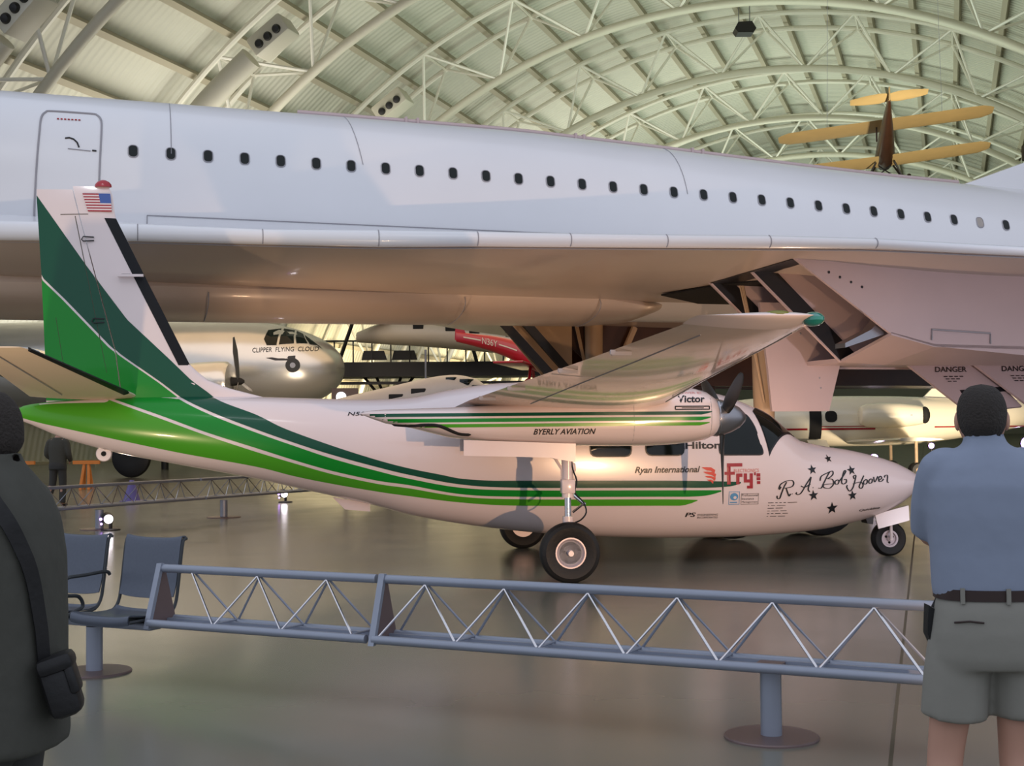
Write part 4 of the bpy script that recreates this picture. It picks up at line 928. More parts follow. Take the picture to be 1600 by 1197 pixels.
def person(label, loc, rz, arms, legs, headturn=0.0, cap=True):
    t = thing('person', label, 'person', loc, rz)
    V = [((0, 0, .97), (.15, .11)), ((0, -.005, 1.12), (.14, .10)), ((0, -.01, 1.30), (.16, .11)), ((0, -.02, 1.43), (.11, .08)), ((0, -.01, 1.51), .06), ((0, .012, 1.575), .056), ((0, .03, 1.64), .07)]
    E = [(i, i+1) for i in range(6)]
    for s in (-1, 1):
        sh, el, wr = arms[0 if s < 0 else 1]
        b0 = len(V); V += [(sh, .058), (tuple((Vector(sh)+Vector(el))/2), .048), (el, .040), (tuple((Vector(el)*.55+Vector(wr)*.45)), .041), (wr, (.03, .022))]
        E += [(3, b0), (b0, b0+1), (b0+1, b0+2), (b0+2, b0+3), (b0+3, b0+4)]
        d = (Vector(wr)-Vector(el)).normalized(); h = Vector((0, 0, 1)); sd = d.cross(h).normalized() if abs(d.z) < .9 else Vector((0, 1, 0)); nrm = sd.cross(d)
        p = Vector(wr)+d*.05; V.append((tuple(p), (.038, .018))); E.append((b0+4, b0+5)); kn = b0+5
        ax = nrm if abs(d.z) < .9 else Vector((0, 1, 0))
        for i in range(4):
            base = p+ax*(.026-.0175*i)+d*.03; ln = (.07, .078, .073, .058)[i]; c0 = len(V); bend = sd*(-s)
            V += [(tuple(base), .0095), (tuple(base+d*ln*.5+bend*.008), .009), (tuple(base+d*ln*.85+bend*.03), .008)]
            E += [(kn, c0), (c0, c0+1), (c0+1, c0+2)]
        c0 = len(V); th = Vector(wr)+d*.025+ax*.035
        V += [(tuple(th), .011), (tuple(th+d*.03+ax*.022), .0095), (tuple(th+d*.055+ax*.024), .0085)]; E += [(b0+4, c0), (c0, c0+1), (c0+1, c0+2)]
        hp, kn2, an, to = legs[0 if s < 0 else 1]
        b0 = len(V); V += [(hp, .095), (tuple(Vector(hp)*.5+Vector(kn2)*.5), .078), (kn2, .064), (tuple(Vector(kn2)*.68+Vector(an)*.32+Vector((0, -.012, 0))), .066), (an, .038), (to, (.038, .028))]
        E += [(0, b0)]+[(b0+i, b0+i+1) for i in range(5)]
    b = MB(); vs, fs = skin_graph(V, E); b.add(vs, fs)
    HT = Matrix.Translation((0, .03, 1.645)) @ Matrix.Rotation(headturn, 4, 'Z')
    R = []
    for i in range(17):                            # skull, jaw and face profile
        z = .118-.236*i/16; u = z/.118; w = .078*math.sqrt(max(.0, 1-abs(u)**2.6))+.002; dd = .099*math.sqrt(max(0, 1-abs(u)**2.4))+.002
        cy = 0.0
        if u < -.2: w *= 1-.28*(-u-.2); cy = .022*(-u-.2)/.8; dd *= 1-.12*(-u-.2)
        R.append([(w*cos(2*pi*k/24), cy+dd*sin(2*pi*k/24), z) for k in range(24)])
    b.loft(R, T=HT)
    b.loft([[(r*cos(2*pi*k/8), .085+y, z+r*sin(2*pi*k/8)*.7) for k in range(8)] for r, y, z in ((.004, .01, .03), (.010, .022, .01), (.016, .030, -.012), (.013, .02, -.026), (.006, .0, -.03))], T=HT)
    for s in (-1, 1):
        b.ball((s*.080, -.005, -.005), (.012, .022, .034), 10, HT); b.ball((s*.032, .088, .018), (.013, .009, .008), 8, HT)
    b.ball((0, .093, -.058), (.024, .010, .008), 8, HT)
    body = b.build('body', 'skin', t, smooth=80)
    b = MB(); R = []
    for i in range(0):
        z = .128-.165*i/11; u = z/.128; w = .084*math.sqrt(max(0, 1-abs(max(u, 0))**2.6))+.002; dd = .106*math.sqrt(max(0, 1-abs(max(u, 0))**2.4))+.002
        fr = interp([(-.1, .15), (.03, .35), (.07, .80), (.128, 1.0)], z)
        R.append([(w*cos(2*pi*k/24), (dd*sin(2*pi*k/24) if sin(2*pi*k/24) < 0 else dd*fr*sin(2*pi*k/24)), z) for k in range(24)])
    NK = 32                                        # short hair: low at the nape, above the ears, high at the forehead
    for i in range(15):
        row = []
        for k in range(NK):
            a = 2*pi*k/NK; sn = sin(a); ear = math.exp(-((abs(cos(a))-1)/.12)**2)
            zm = interp([(-1, -.075), (-.5, -.07), (0, -.005), (.5, .045), (1, .07)], sn)+.02*ear
            z = .124+(zm-.124)*(i/14)**1.0; u = min(1, max(0, z/.124)); thick = .007*min(1, (1-i/14)*4+.25)
            w = .078*math.sqrt(max(0, 1-u**2.6))+thick*(1 if u < .98 else .1); dd = .099*math.sqrt(max(0, 1-u**2.4))+thick*(1 if u < .98 else .1); cy = 0
            if z/.118 < -.2: q = -z/.118-.2; w = .078*math.sqrt(max(0, 1-abs(z/.118)**2.6))*(1-.28*q)+thick; dd = .099*math.sqrt(max(0, 1-abs(z/.118)**2.4))*(1-.12*q)+thick; cy = .022*q/.8
            row.append((w*cos(a), cy+dd*sn, z))
        R.append(row)
    b.loft(R, T=HT, caps=False); b.add([HT @ Vector(p) for p in R[0]], [tuple(range(NK))]); b.build('hair', 'hair', t, smooth=80)
    return t, HT
def shirt(t, rings, sleeves, name, m, collar=None):
    b = MB(); b.loft([sup(*r) for r in rings])
    for pts, rad_ in sleeves: b.tube(smooth_pts(pts, 4), [interp([(i/(len(rad_)-1), r) for i, r in enumerate(rad_)], j/(4*(len(pts)-1))) for j in range(4*(len(pts)-1)+1)], 18)
    if collar:
        z0, z1, r0, r1 = collar; b.loft([sup(z0, r0, r0*.95, .0), sup(z1, r1, r1, .012), sup(z1, r1-.01, r1-.01, .012), sup(z0, r0-.01, r0*.9, .0)], caps=False)
    o = b.build(name, m, t, smooth=80)
    md = o.modifiers.new('fuse', 'REMESH'); md.mode = 'VOXEL'; md.voxel_size = .012; md.use_smooth_shade = True
    sm = o.modifiers.new('soften', 'SMOOTH'); sm.factor = .5; sm.iterations = 6
    return o
# man in the blue-grey T-shirt at the right
LG = [((-.10, 0, .90), (-.15, .02, .49), (-.20, -.04, .085), (-.22, .10, .035)), ((.10, 0, .90), (.092, .02, .49), (.095, -.04, .085), (.115, .10, .035))]
AR = [((-.165, -.01, 1.46), (-.165, .15, 1.23), (.02, .28, 1.20)), ((.195, -.01, 1.455), (.245, .10, 1.19), (.09, .29, 1.16))]
t, HT = person('man seen from behind in a blue-grey T-shirt and khaki shorts, arms folded, at the right', (1.63, 4.6, .02), rad(-4), AR, LG, rad(-14))
shirt(t, [(1.03, .178, .125, .0), (1.06, .185, .13, .0), (1.10, .188, .132), (1.20, .192, .128, -.005), (1.32, .205, .128, -.012), (1.42, .208, .118, -.018), (1.485, .185, .095, -.018), (1.535, .125, .075, -.012), (1.56, .075, .065, -.004), (1.575, .066, .062, .005)],
      [([(-.10, -.01, 1.49), (-.155, .0, 1.478), (-.172, .05, 1.36), (-.165, .12, 1.25)], [.055, .068, .070, .066]), ([(.10, -.01, 1.49), (.155, .0, 1.478), (.205, .05, 1.36), (.23, .09, 1.24)], [.055, .068, .072, .072])], 't_shirt', 'tee', (1.55, 1.60, .072, .066))
sh = shirt(t, [(1.055, .168, .122), (1.0, .184, .135, -.008), (.92, .196, .142, -.012), (.84, .20, .14, -.01), (.80, .198, .13, -.005)],
      [([(-.095, 0, .90), (-.11, .0, .78), (-.120, .01, .625)], [.105, .11, .112]), ([(.095, 0, .90), (.112, .0, .78), (.122, .01, .635)], [.105, .11, .112])], 'shorts', 'khaki')
b = MB(); b.loft([sup(z, .181, .134) for z in (1.035, 1.037, 1.070, 1.072)], caps=False); b.m = 1
for x in (-.115, .03, .135): b.box((x, -.134*(1-(abs(x)/.18)**2.4)**(1/2.4)-.004, 1.053), (.014, .008, .052))
b.build('belt', ['leather', 'khaki'], t)
b = MB(); b.tube([(-.145, -.118, .965), (-.10, -.141, .972), (-.055, -.15, .968)], .0035, 5); b.build('back_pocket', 'leather', t)
for s, (hp, kn, an, to) in zip((-1, 1), LG):
    b = MB(); b.ball((to[0], to[1]-.02, .045), (.05, .13, .045), 14); b.ball((an[0], an[1], .06), (.045, .06, .06), 12); b.build('shoe', 'shoe', t)
c = MB(); c.prism([(0, 0, .03), (.045, 0, .0), (.05, 0, -.085), (.022, 0, -.13), (-.005, 0, -.07)], (0, .05, 0)); c.tube([(.02, .02, .02), (.06, .03, .09)], .006, 5)
o = c.build('camera_case', 'bagcloth'); o.location = (1.425, 4.60, 1.0); tag(o, 'small black camera case hanging at the hip of the man in khaki shorts', 'camera case')
# man in the dark jacket at the left edge
LG2 = [((-.10, 0, .90), (-.11, .02, .49), (-.12, -.04, .085), (-.13, .10, .035)), ((.10, 0, .90), (.11, .02, .49), (.12, -.04, .085), (.13, .10, .035))]
AR2 = [((-.185, -.01, 1.455), (-.24, .02, 1.17), (-.17, .20, 1.0)), ((.185, -.01, 1.455), (.235, .03, 1.17), (.16, .24, 1.02))]
JL = Vector((-1.365, 3.5, 0)); JR = rad(85)
t, HT = person('man in a charcoal jacket with a black shoulder bag, cut off by the left edge', JL, JR, AR2, LG2, rad(10))
JK = [(.83, .21, .175, -.005), (.86, .215, .178, -.005), (1.0, .215, .17, -.005), (1.15, .21, .165, -.01), (1.32, .215, .152, -.016), (1.42, .21, .13, -.02), (1.48, .185, .11, -.018), (1.53, .125, .09, -.012), (1.56, .09, .08, -.004)]
shirt(t, JK,
      [([(-.12, -.01, 1.46), (-.18, -.01, 1.44), (-.225, .01, 1.28), (-.24, .03, 1.17), (-.18, .17, 1.03)], [.075, .075, .07, .065, .05]), ([(.12, -.01, 1.46), (.18, -.01, 1.44), (.22, .02, 1.28), (.235, .04, 1.17), (.17, .20, 1.05)], [.075, .075, .07, .065, .05])], 'jacket', 'jacket', (1.53, 1.60, .092, .078))
shirt(t, [(1.0, .17, .125), (.92, .195, .14), (.82, .2, .135)], [([(-.095, 0, .90), (-.11, .02, .49), (-.12, -.03, .10)], [.105, .085, .07]), ([(.095, 0, .90), (.11, .02, .49), (.12, -.03, .10)], [.105, .085, .07])], 'trousers', 'darktrouser')
for hp, kn, an, to in LG2:
    b = MB(); b.ball((to[0], to[1]-.02, .045), (.05, .13, .045), 14); b.ball((an[0], an[1], .06), (.045, .06, .06), 12); b.build('shoe', 'shoe', t)
bag = thing('shoulder_bag', 'black nylon shoulder bag on the hip of the man in the dark jacket', 'bag', (-1.135, 3.425, .93))
b = MB(); T = Matrix.Rotation(rad(-18), 4, 'Y') @ Matrix.Rotation(rad(15), 4, 'Z')
b.box((0, 0, .075), (.08, .14, .15), T, .022); b.build('bag_body', 'bagcloth', bag)
b = MB(); b.box((.006, -.005, .135), (.09, .15, .045), T, .016); b.box((.035, -.01, .09), (.025, .13, .08), T, .01); b.build('bag_flap', 'bagcloth', bag)
b = MB(); W0 = Vector(bag.location)
rr = []
def jk(z, a, off):
    hw, hd, cy = [interp([(r[0], r[i]) for r in JK], z) for i in (1, 2, 3)]
    p = Vector(((hw+off)*math.copysign(abs(cos(a))**(2/2.4), cos(a)), cy+(hd+off)*math.copysign(abs(sin(a))**(2/2.4), sin(a)), z))
    return JL+Matrix.Rotation(JR, 3, 'Z') @ p
SPt = smooth_pts([(1.545, 190, 0), (1.50, 205, 0), (1.42, 225, 0), (1.30, 240, 0), (1.18, 247, 0), (1.05, 252, 0)], 5)
for i, p in enumerate(SPt):
    c0 = jk(p.x, rad(p.y), .012); c1 = jk(p.x-.004, rad(p.y), .012); nx = SPt[min(i+1, len(SPt)-1)]; pv = SPt[max(i-1, 0)]
    tt = (jk(nx.x, rad(nx.y), .012)-jk(pv.x, rad(pv.y), .012)).normalized(); out = (c0-Vector((JL.x, JL.y, p.x))).normalized(); sdv = tt.cross(out).normalized()
    rr.append([tuple(c0-W0+sdv*q+out*c) for q, c in ((-.019, 0), (.019, 0), (.019, .004), (-.019, .004))])
b.loft(rr); b.build('bag_strap', 'bagcloth', bag)
# dark figure far away behind the tail
t, HT = person('distant person in dark grey clothes walking behind the green tail', (-10.1, 29.6, 0), rad(-8), AR2, [((-.09, 0, .90), (-.12, -.02, .49), (-.2, -.14, .11), (-.22, -.02, .05)), LG2[1]], 0)
shirt(t, [(.90, .19, .13), (1.1, .19, .13), (1.32, .21, .13), (1.44, .19, .11), (1.53, .10, .08)], [([(-.13, 0, 1.45), (-.2, 0, 1.4), (-.26, 0, 1.15), (-.2, .18, 1.05)], [.075, .075, .06, .05]), ([(.13, 0, 1.45), (.2, 0, 1.4), (.26, 0, 1.15), (.23, .14, 1.02)], [.075, .075, .06, .05])], 'jacket', 'jacket')
shirt(t, [(1.0, .17, .125), (.92, .195, .14), (.82, .2, .135)], [([(-.095, 0, .90), (-.12, -.01, .49), (-.2, -.12, .12)], [.1, .08, .07]), ([(.095, 0, .90), (.11, .02, .49), (.12, -.03, .08)], [.1, .08, .07])], 'trousers', 'darktrouser')
for x, y in ((-.21, -.06), (.125, .07)):
    b = MB(); b.ball((x, y, .045), (.05, .13, .045), 12); b.build('shoe', 'shoe', t)
# ================================================================ aircraft and fittings further back
def hull(stn, n=24, e=2.2):
    return [[(x, cy+w*math.copysign(abs(cos(2*pi*k/n))**(2/e), cos(2*pi*k/n)), c+h*math.copysign(abs(sin(2*pi*k/n))**(2/e), sin(2*pi*k/n))) for k in range(n)] for x, cy, c, w, h in stn]
def dense(stn, k=5):
    P = [Vector(s[:3]) for s in stn]; Q = [Vector((s[3], s[4], 0)) for s in stn]; return [(p.x, p.y, p.z, max(q.x, .003), max(q.y, .003)) for p, q in zip(smooth_pts(P, k), smooth_pts(Q, k))]
# polished propliner
pl = thing('airplane', 'polished silver propliner with cockpit windows, nose pointing right, behind the tail', 'airplane', (-6.3, 50, 0), rad(-6))
PS_ = dense([(-22, 0, 4.3, 1.0, 1.0), (-16, 0, 4.2, 1.6, 1.6), (-10, 0, 4.15, 1.75, 1.75), (-5, 0, 4.1, 1.75, 1.75), (-3, 0, 4.05, 1.68, 1.66), (-1.6, 0, 3.98, 1.45, 1.40), (-.7, 0, 3.95, 1.05, 1.02), (-.2, 0, 3.95, .6, .58), (0, 0, 3.95, .1, .1)])
def pside(x, z, off=.015):
    s = [q for q in PS_]; xs = [q[0] for q in s]
    c = interp([(q[0], q[2]) for q in s], x); w = interp([(q[0], q[3]) for q in s], x); h = interp([(q[0], q[4]) for q in s], x); u = max(-.99, min(.99, (z-c)/h)); y = w*(1-abs(u)**2.2)**(1/2.2); r = math.hypot(y, z-c) or 1
    return (x, -y*(1+off/r), c+(z-c)*(1+off/r))
b = MB(); b.loft(hull(PS_, 36)); b.build('fuselage', 'alu', pl)
for P in ([(-2.62, 5.35), (-2.2, 5.42), (-2.2, 4.78), (-2.55, 4.78), (-2.68, 5.0)], [(-2.12, 5.42), (-1.75, 5.36), (-1.6, 4.85), (-2.12, 4.80)], [(-1.68, 5.34), (-1.42, 5.22), (-1.15, 4.85), (-1.52, 4.85)], [(-1.36, 5.18), (-1.12, 5.02), (-.80, 4.78), (-1.07, 4.82)], [(-1.05, 4.97), (-.88, 4.82), (-.62, 4.62), (-.74, 4.74)]):
    b = MB(); n = len(P); cx = sum(p[0] for p in P)/n; cz = sum(p[1] for p in P)/n
    for i in range(n):
        p, q = P[i], P[(i+1) % n]; m = ((p[0]+q[0])/2, (p[1]+q[1])/2); b.add([pside(cx, cz, .03), pside(*p, .02), pside(*m, .02)], [(0, 1, 2)]); b.add([pside(cx, cz, .03), pside(*m, .02), pside(*q, .02)], [(0, 1, 2)])
    b.build('cockpit_window', 'glass', pl, smooth=0)
b = MB(); vs, fs = text2d('CLIPPER  FLYING  CLOUD', width=2.3, height=.17); b.add([pside(-3.05+u, 4.50+v+.06*u/2.3) for u, v in vs], fs)
b.build('lettering', 'ink', pl, smooth=0, fix=False)
b = MB()
for P in ([(-2.55, 4.30), (-1.5, 4.38), (-1.5, 4.25), (-1.7, 4.2), (-2.2, 4.2)],):
    b.add([pside(*p) for p in P], [tuple(range(len(P)))])
b.add([pside(-1.58+.26*cos(2*pi*k/16), 4.02+.26*sin(2*pi*k/16), .03) for k in range(16)], [tuple(range(16))]); b.m = 1; b.add([pside(-1.58+.10*cos(2*pi*k/10), 4.02+.10*sin(2*pi*k/10), .045) for k in range(10)], [tuple(range(10))])
b.build('winged_emblem', ['ink', 'steel'], pl, smooth=0)
b = MB(); b.box((-7.6, -1.70, 5.0), (.35, .06, .14)); b.build('vent', 'dark', pl)
b = MB(); R = []
for u in range(9):
    y = -1.2-12*u/8; c = 6-3*u/8; R.append([(-5.0-.6*u/8-x*c, y, 3.1+.75*u/8+tt*c) for x, tt in airfoil(10, .15)])
b.loft(R); b.build('wing', 'alu', pl)
for y in (-4.2,):
    b = MB(); b.lathe([(.3, 0), (.62, .04), (.70, .15), (.72, .5), (.70, 1.2), (.6, 2.4), (.3, 3.6)], (-3.0, y, 3.35), (-1, 0, -.02), 24); en = b.build('engine_cowl', 'alu', pl)
    b = MB(); b.lathe([(.05, -.45), (.12, -.35), (.16, 0), (.55, .06), (.55, .1)], (-3.0, y, 3.35), (-1, 0, 0), 18); b.m = 1
    for a in (20, 140, 260):
        T = Matrix.Translation((-2.75, y, 3.35)) @ Matrix.Rotation(rad(a), 4, 'X'); b.loft([[(w*.5*cos(2*pi*k/8)*.5, w*cos(2*pi*k/8)*.5+th*sin(2*pi*k/8), z) for k in range(8)] for w, th, z in ((.12, .06, .1), (.2, .03, .6), (.22, .02, 1.1), (.08, .01, 1.6))], T=T)
    b.build('propeller', ['dark', 'steel'], en)
b = MB(); b.lathe([(.25, -.18), (.5, -.2), (.68, -.12), (.72, 0), (.68, .12), (.5, .2), (.25, .18)], (-7.0, -3.2, .72), (0, 1, 0), 32); wl_ = b.build('main_wheel', 'tyre', pl)
b = MB(); b.lathe([(.0, -.14), (.1, -.16), (.14, -.08), (.26, -.08), (.34, -.18), (.40, -.17), (.40, 0)], (-7.0, -3.2, .72), (0, 1, 0), 28); b.build('wheel_hub', 'alu', wl_)
b = MB(); b.tube([(-7.0, -3.0, .72), (-7.2, -3.0, 3.2)], .12, 10); b.build('gear_leg', 'steel', pl)
# small jet at the right
lj = thing('airplane', 'cream business jet with red stripe and open door, beyond the pointed nose', 'airplane', (0, 43, 0), 0)
LS = dense([(4.5, 0, 1.55, .1, .1), (5.6, 0, 1.62, .5, .45), (7.2, 0, 1.75, .75, .72), (9, 0, 1.78, .80, .80), (12, 0, 1.78, .80, .80), (14, 0, 1.82, .70, .68), (16.5, 0, 1.98, .45, .42), (18.5, 0, 2.15, .15, .15)])
b = MB(); b.loft(hull(LS, 32)); b.m = 1
def lside(x, z, off=.012):
    c = interp([(q[0], q[2]) for q in LS], x); w = interp([(q[0], q[3]) for q in LS], x); h = interp([(q[0], q[4]) for q in LS], x); u = max(-.99, min(.99, (z-c)/h)); return (x, -(w*(1-abs(u)**2.2)**(1/2.2)+off), z)
for z0, z1, x0, x1 in ((1.50, 1.56, 9.80, 11.5), (1.60, 1.625, 9.80, 11.3), (1.50, 1.56, 5.5, 9.35), (1.60, 1.72, 8.2, 8.5), (1.55, 1.59, 13.4, 17)):
    b.loft([[lside(x0+(x1-x0)*i/16, z, .014) for z in (z0, z1)] for i in range(17)], False, False)
lf = b.build('fuselage', ['cream', 'red'], lj)
b = MB(); n = 12
b.loft([[lside(9.42+.0*j, 1.22+1.15*j/n, .02) for j in range(n+1)], [lside(9.80, 1.22+1.15*j/n, .02) for j in range(n+1)]], False, False); b.build('door_opening', 'dark', lj)
b = MB(); b.add([lside(10.1+p, 1.93+q, .02) for p, q in rrect(.38, .36, .14)], [tuple(range(20))]); b.build('window', 'dark', lj, smooth=0)
b = MB(); b.prism([(9.3, -.95, 1.15), (9.9, -.95, 1.15), (9.9, -1.55, .85), (9.3, -1.55, .85)], (0, 0, .04)); b.build('airstair_door', 'cream', lj, smooth=0)
b = MB(); b.loft([[(x, -1.05+r*cos(2*pi*k/24), 1.95+r*sin(2*pi*k/24)) for k in range(24)] for x, r in ((10.95, .24), (10.98, .29), (11.15, .36), (11.6, .40), (12.2, .39), (12.7, .33), (12.95, .28), (12.96, .25), (12.7, .22))]); b.m = 1
b.loft([[(11.0+1.5*i/12, -1.05-.36*min(1, .8+.2*i/6), 1.95+z) for z in (-.02*(1-i/12)-.01, .02*(1-i/12)+.01)] for i in range(13)], False, False)
en = b.build('engine_nacelle', ['cream', 'red'], lj)
b = MB(); b.lathe([(.0, 0), (.26, 0), (.27, .04), (0, .05)], (12.97, -1.05, 1.95), (1, 0, 0), 20); b.m = 0; b.ball((12.95, -1.20, 1.95), (.16, .2, .27), 14); b.build('exhaust', 'dark', en)
b = MB(); b.prism([(13.2, -.05, 2.45), (13.6, -.05, 2.85), (14.6, -.05, 3.6), (18, -.05, 5.2), (18.6, -.05, 5.2), (17.6, -.05, 2.2)], (0, .1, 0)); b.build('tail_fin', 'cream', lj)
b = MB(); R = []
for u in range(6):
    y = -.3-4.4*u/5; c = 2.2-.9*u/5; R.append([(10.6+.5*u/5+x*c, y, 1.10+.12*u/5+tt*c) for x, tt in airfoil(8, .1)])
b.loft(R); b.build('wing', 'cream', lj)
for x, y in ((12.6, -1.4), (12.6, 1.4)):
    b = MB(); b.tube([(x, y, 1.15), (x, y, .25)], .05, 8); g = b.build('gear_leg', 'bay', lj)
    for dy in (-.13, .13):
        b = MB(); b.lathe([(.1, -.07), (.19, -.08), (.235, 0), (.19, .08), (.1, .07)], (x, y+dy, .235), (0, 1, 0), 20); b.build('wheel', 'tyre', g)
    b = MB(); b.lathe([(.0, -.22), (.06, -.225), (.08, -.21)], (x, y, .235), (0, 1, 0), 14); b.build('wheel_hub', 'bay', g)
for i, (x, y, z, r, lab) in enumerate(((11.25, 41.5, .62, .10, 'floodlight glaring under the wing of the cream jet'), (13.2, 42.0, .98, .07, 'small violet floodlight under the engine of the cream jet'), (17.0, 44.0, 1.0, .17, 'bright violet-white floodlight beside the head of the man in the T-shirt'))):
    t = thing('floodlight', lab, 'floodlight', (x, y, 0)); b = MB(); b.lathe([(.2, 0), (.2, .02), (.03, .03), (.03, z-.1)], (0, 0, 0), (0, 0, 1), 14); b.build('stand', 'iron', t)
    b = MB(); b.lathe([(r*1.1, .0), (r*1.2, .2), (r*.5, .32)], (0, 0, z), (0, 1, .1), 16); hd = b.build('housing', 'iron', t)
    b = MB(); b.lathe([(.0, -.01), (r, -.01), (r, .01)], (0, 0, z), (0, 1, .1), 18); b.build('lens', 'lens', hd)
    b = MB(); b.lathe([(r*1.02, -.006), (r*1.28, -.006), (r*1.28, .006)], (0, 0, z), (0, 1, .1), 18); b.build('glare_ring', 'violet', hd)  # glowing ring drawn for the violet glare round the lens
# grey commuter plane showing above the white cabin roof
gp = thing('airplane', 'grey small airplane with a row of dark windows, above the white cabin roof', 'airplane', (-.55, 34.5, 2.45), rad(-24))
GS = dense([(-8, 0, -1.3, .5, .5), (-5, 0, -.85, .8, .8), (-3, 0, -.52, .85, .85), (-1.4, 0, -.2, .8, .8), (-.6, 0, -.08, .66, .62), (-.15, 0, -.08, .4, .36), (.1, 0, -.1, .1, .1)])
b = MB(); b.loft(hull(GS, 28)); b.build('fuselage', 'grey', gp)
for x in (-4.0, -3.1, -2.4, -1.75):
    b = MB(); c = interp([(q[0], q[2]) for q in GS], x)+.44; w = interp([(q[0], q[3]) for q in GS], x); b.box((x, -w*.86, c), (.42, .06, .16), ch=.02); b.build('window', 'dark', gp)
b = MB()
for x in (-.95, -.55, -.2):
    c = interp([(q[0], q[2]) for q in GS], x); h = interp([(q[0], q[4]) for q in GS], x); b.box((x, -.30, c+h*.80), (.26, .34, .16), ch=.02)
b.build('cockpit_window', 'glass', gp)
b = MB(); b.tube([(-1.9, 0, .25), (-1.9, 0, 1.3)], .03, 6); b.build('aerial_mast', 'steel', gp)
# pale fuselage beyond the walkway
pp = thing('airplane', 'pale cream airplane fuselage with small square windows hanging above the black walkway', 'airplane', (-6.3, 54.2, 5.50), rad(-2))
QS = dense([(0, 0, -.1, .3, .2), (1.2, 0, .05, .9, .45), (3, 0, .02, 1.0, .55), (6, 0, -.28, .95, .56), (10, 0, -.7, .8, .65), (14, 0, -1.1, .5, .4)])
b = MB(); b.loft(hull(QS, 24)); b.build('fuselage', 'pale', pp)
for x in (2.6, 3.9, 4.85, 6.3):
    b = MB(); c = interp([(q[0], q[2]) for q in QS], x); w = interp([(q[0], q[3]) for q in QS], x); b.box((x, -w*.95, c+.22), (.42, .1, .24), ch=.02); b.build('window', 'dark', pp)
b = MB(); R = []
for u in range(6):
    y = -.5-3.8*u/5; c = 1.5-.5*u/5; R.append([(1.4-.2*u+.15-x*c, y, .45+.04*u+tt*c) for x, tt in airfoil(8, .12)])
b.loft(R); b.build('wing', 'grey', pp)
# red aerobatic plane
rp = thing('airplane', 'small red airplane with white lettering hanging beside the black brace', 'airplane', (-1.65, 42, 4.55), rad(-10))
RS = dense([(-.1, 0, .0, .06, .16), (.5, 0, -.12, .14, .2), (1.2, 0, -.28, .24, .27), (1.9, 0, -.52, .32, .34), (2.6, 0, -.85, .34, .36), (3.2, 0, -1.15, .3, .3), (3.4, 0, -1.28, .12, .12)])
b = MB(); b.loft(hull(RS, 20)); b.m = 1
for x0, x1 in ((.15, .72), (1.32, 1.9)):
    b.loft([[(x0+(x1-x0)*i/6, -interp([(q[0], q[3]) for q in RS], x0+(x1-x0)*i/6)-.008, interp([(q[0], q[2]) for q in RS], x0+(x1-x0)*i/6)+z+.03) for z in (-.02, .02)] for i in range(7)], False, False)
vs, fs = text2d('N36Y', width=.5, height=.2); b.add([(.77+u, -interp([(q[0], q[3]) for q in RS], .77+u)-.012, interp([(q[0], q[2]) for q in RS], .77+u)-.07+v) for u, v in vs], fs)
b.build('fuselage', ['red', 'pale'], rp, fix=False)
b = MB(); b.prism([(-.15, -.02, -.1), (.3, -.02, -.1), (.12, -.02, .3), (-.12, -.02, .34)], (0, .04, 0)); b.build('tail_fin', 'red', rp)
b = MB(); b.box((2.0, 0, -.95), (.9, 5.0, .07), ch=.02); b.build('wing', 'red', rp)
for s in (-1, 1):
    b = MB(); b.tube([(2.3, s*.2, -1.0), (2.3, s*.55, -1.45)], .05, 6); b.lathe([(.0, -.05), (.12, -.05), (.14, 0), (.12, .05), (0, .05)], (2.3, s*.6, -1.5), (0, 1, 0), 14); b.build('landing_gear', 'red', rp)
# tan biplane high up
bp = thing('biplane', 'tan fabric biplane with dark fuselage hanging under the roof at the upper right', 'biplane', (12.75, 45, 10.95), rad(-14))
b = MB(); b.loft([[(w*cos(2*pi*k/16)*(1.0 if sin(2*pi*k/16) < 0 else .8), y, c+h*sin(2*pi*k/16)) for k in range(16)] for y, c, w, h in ((-5.0, .62, .04, .12), (-3.6, .45, .14, .24), (-2.0, .25, .25, .36), (-.6, .1, .33, .48), (.4, 0, .36, .52), (1.0, 0, .34, .48), (1.3, 0, .2, .25))]); b.build('fuselage', 'brown', bp)
def bwing(z, y, half, ch, name, dih=0.0):
    b = MB(); R = []
    for u in [-1, -.97, -.9, -.7, -.4, 0, .4, .7, .9, .97, 1]:
        c = ch*(1-.55*max(0, (abs(u)-.85)/.15)**2); R.append([(u*half, y+c*.5-x*c, z+tt*c+abs(u)*dih+.085*half*u+(x-.5)*c*.10) for x, tt in airfoil(8, .07)])
    b.loft(R); return b.build(name, 'tan', bp)
bwing(.95, .3, 3.55, 1.35, 'upper_wing'); bwing(-.32, .1, 3.4, 1.35, 'lower_wing', .05)
b = MB(); R = []
for u in [-1, -.9, -.6, -.25, 0, .25, .6, .9, 1]:
    c = 1.1*(1-.5*abs(u)**3)*(.75 if u == 0 else 1); R.append([(u*1.15, -4.7+c*.5-x*c, .72+tt*c+.1*u+(x-.5)*c*.05) for x, tt in airfoil(8, .06)])
b.loft(R); b.build('tailplane', 'tan', bp)
b = MB(); b.prism([(-.02, -5.4, .5), (-.02, -4.6, .6), (-.02, -4.8, .92), (-.02, -5.3, .9)], (.04, 0, 0)); b.build('rudder', 'tan', bp)
for x in (-.25, .25):
    b = MB(); b.tube([(x, .3, .95), (x, .3, .4)], .03, 6); b.build('wing_strut', 'brown', bp)
b = MB()
for s in (-1, 1):
    b.tube([(s*.3, -.2, -.4), (s*.65, .1, -1.05)], .035, 6); b.tube([(s*.3, .6, -.4), (s*.65, .1, -1.05)], .035, 6); b.tube([(s*.2, .2, -.45), (-s*.3, .1, -.85)], .025, 6)
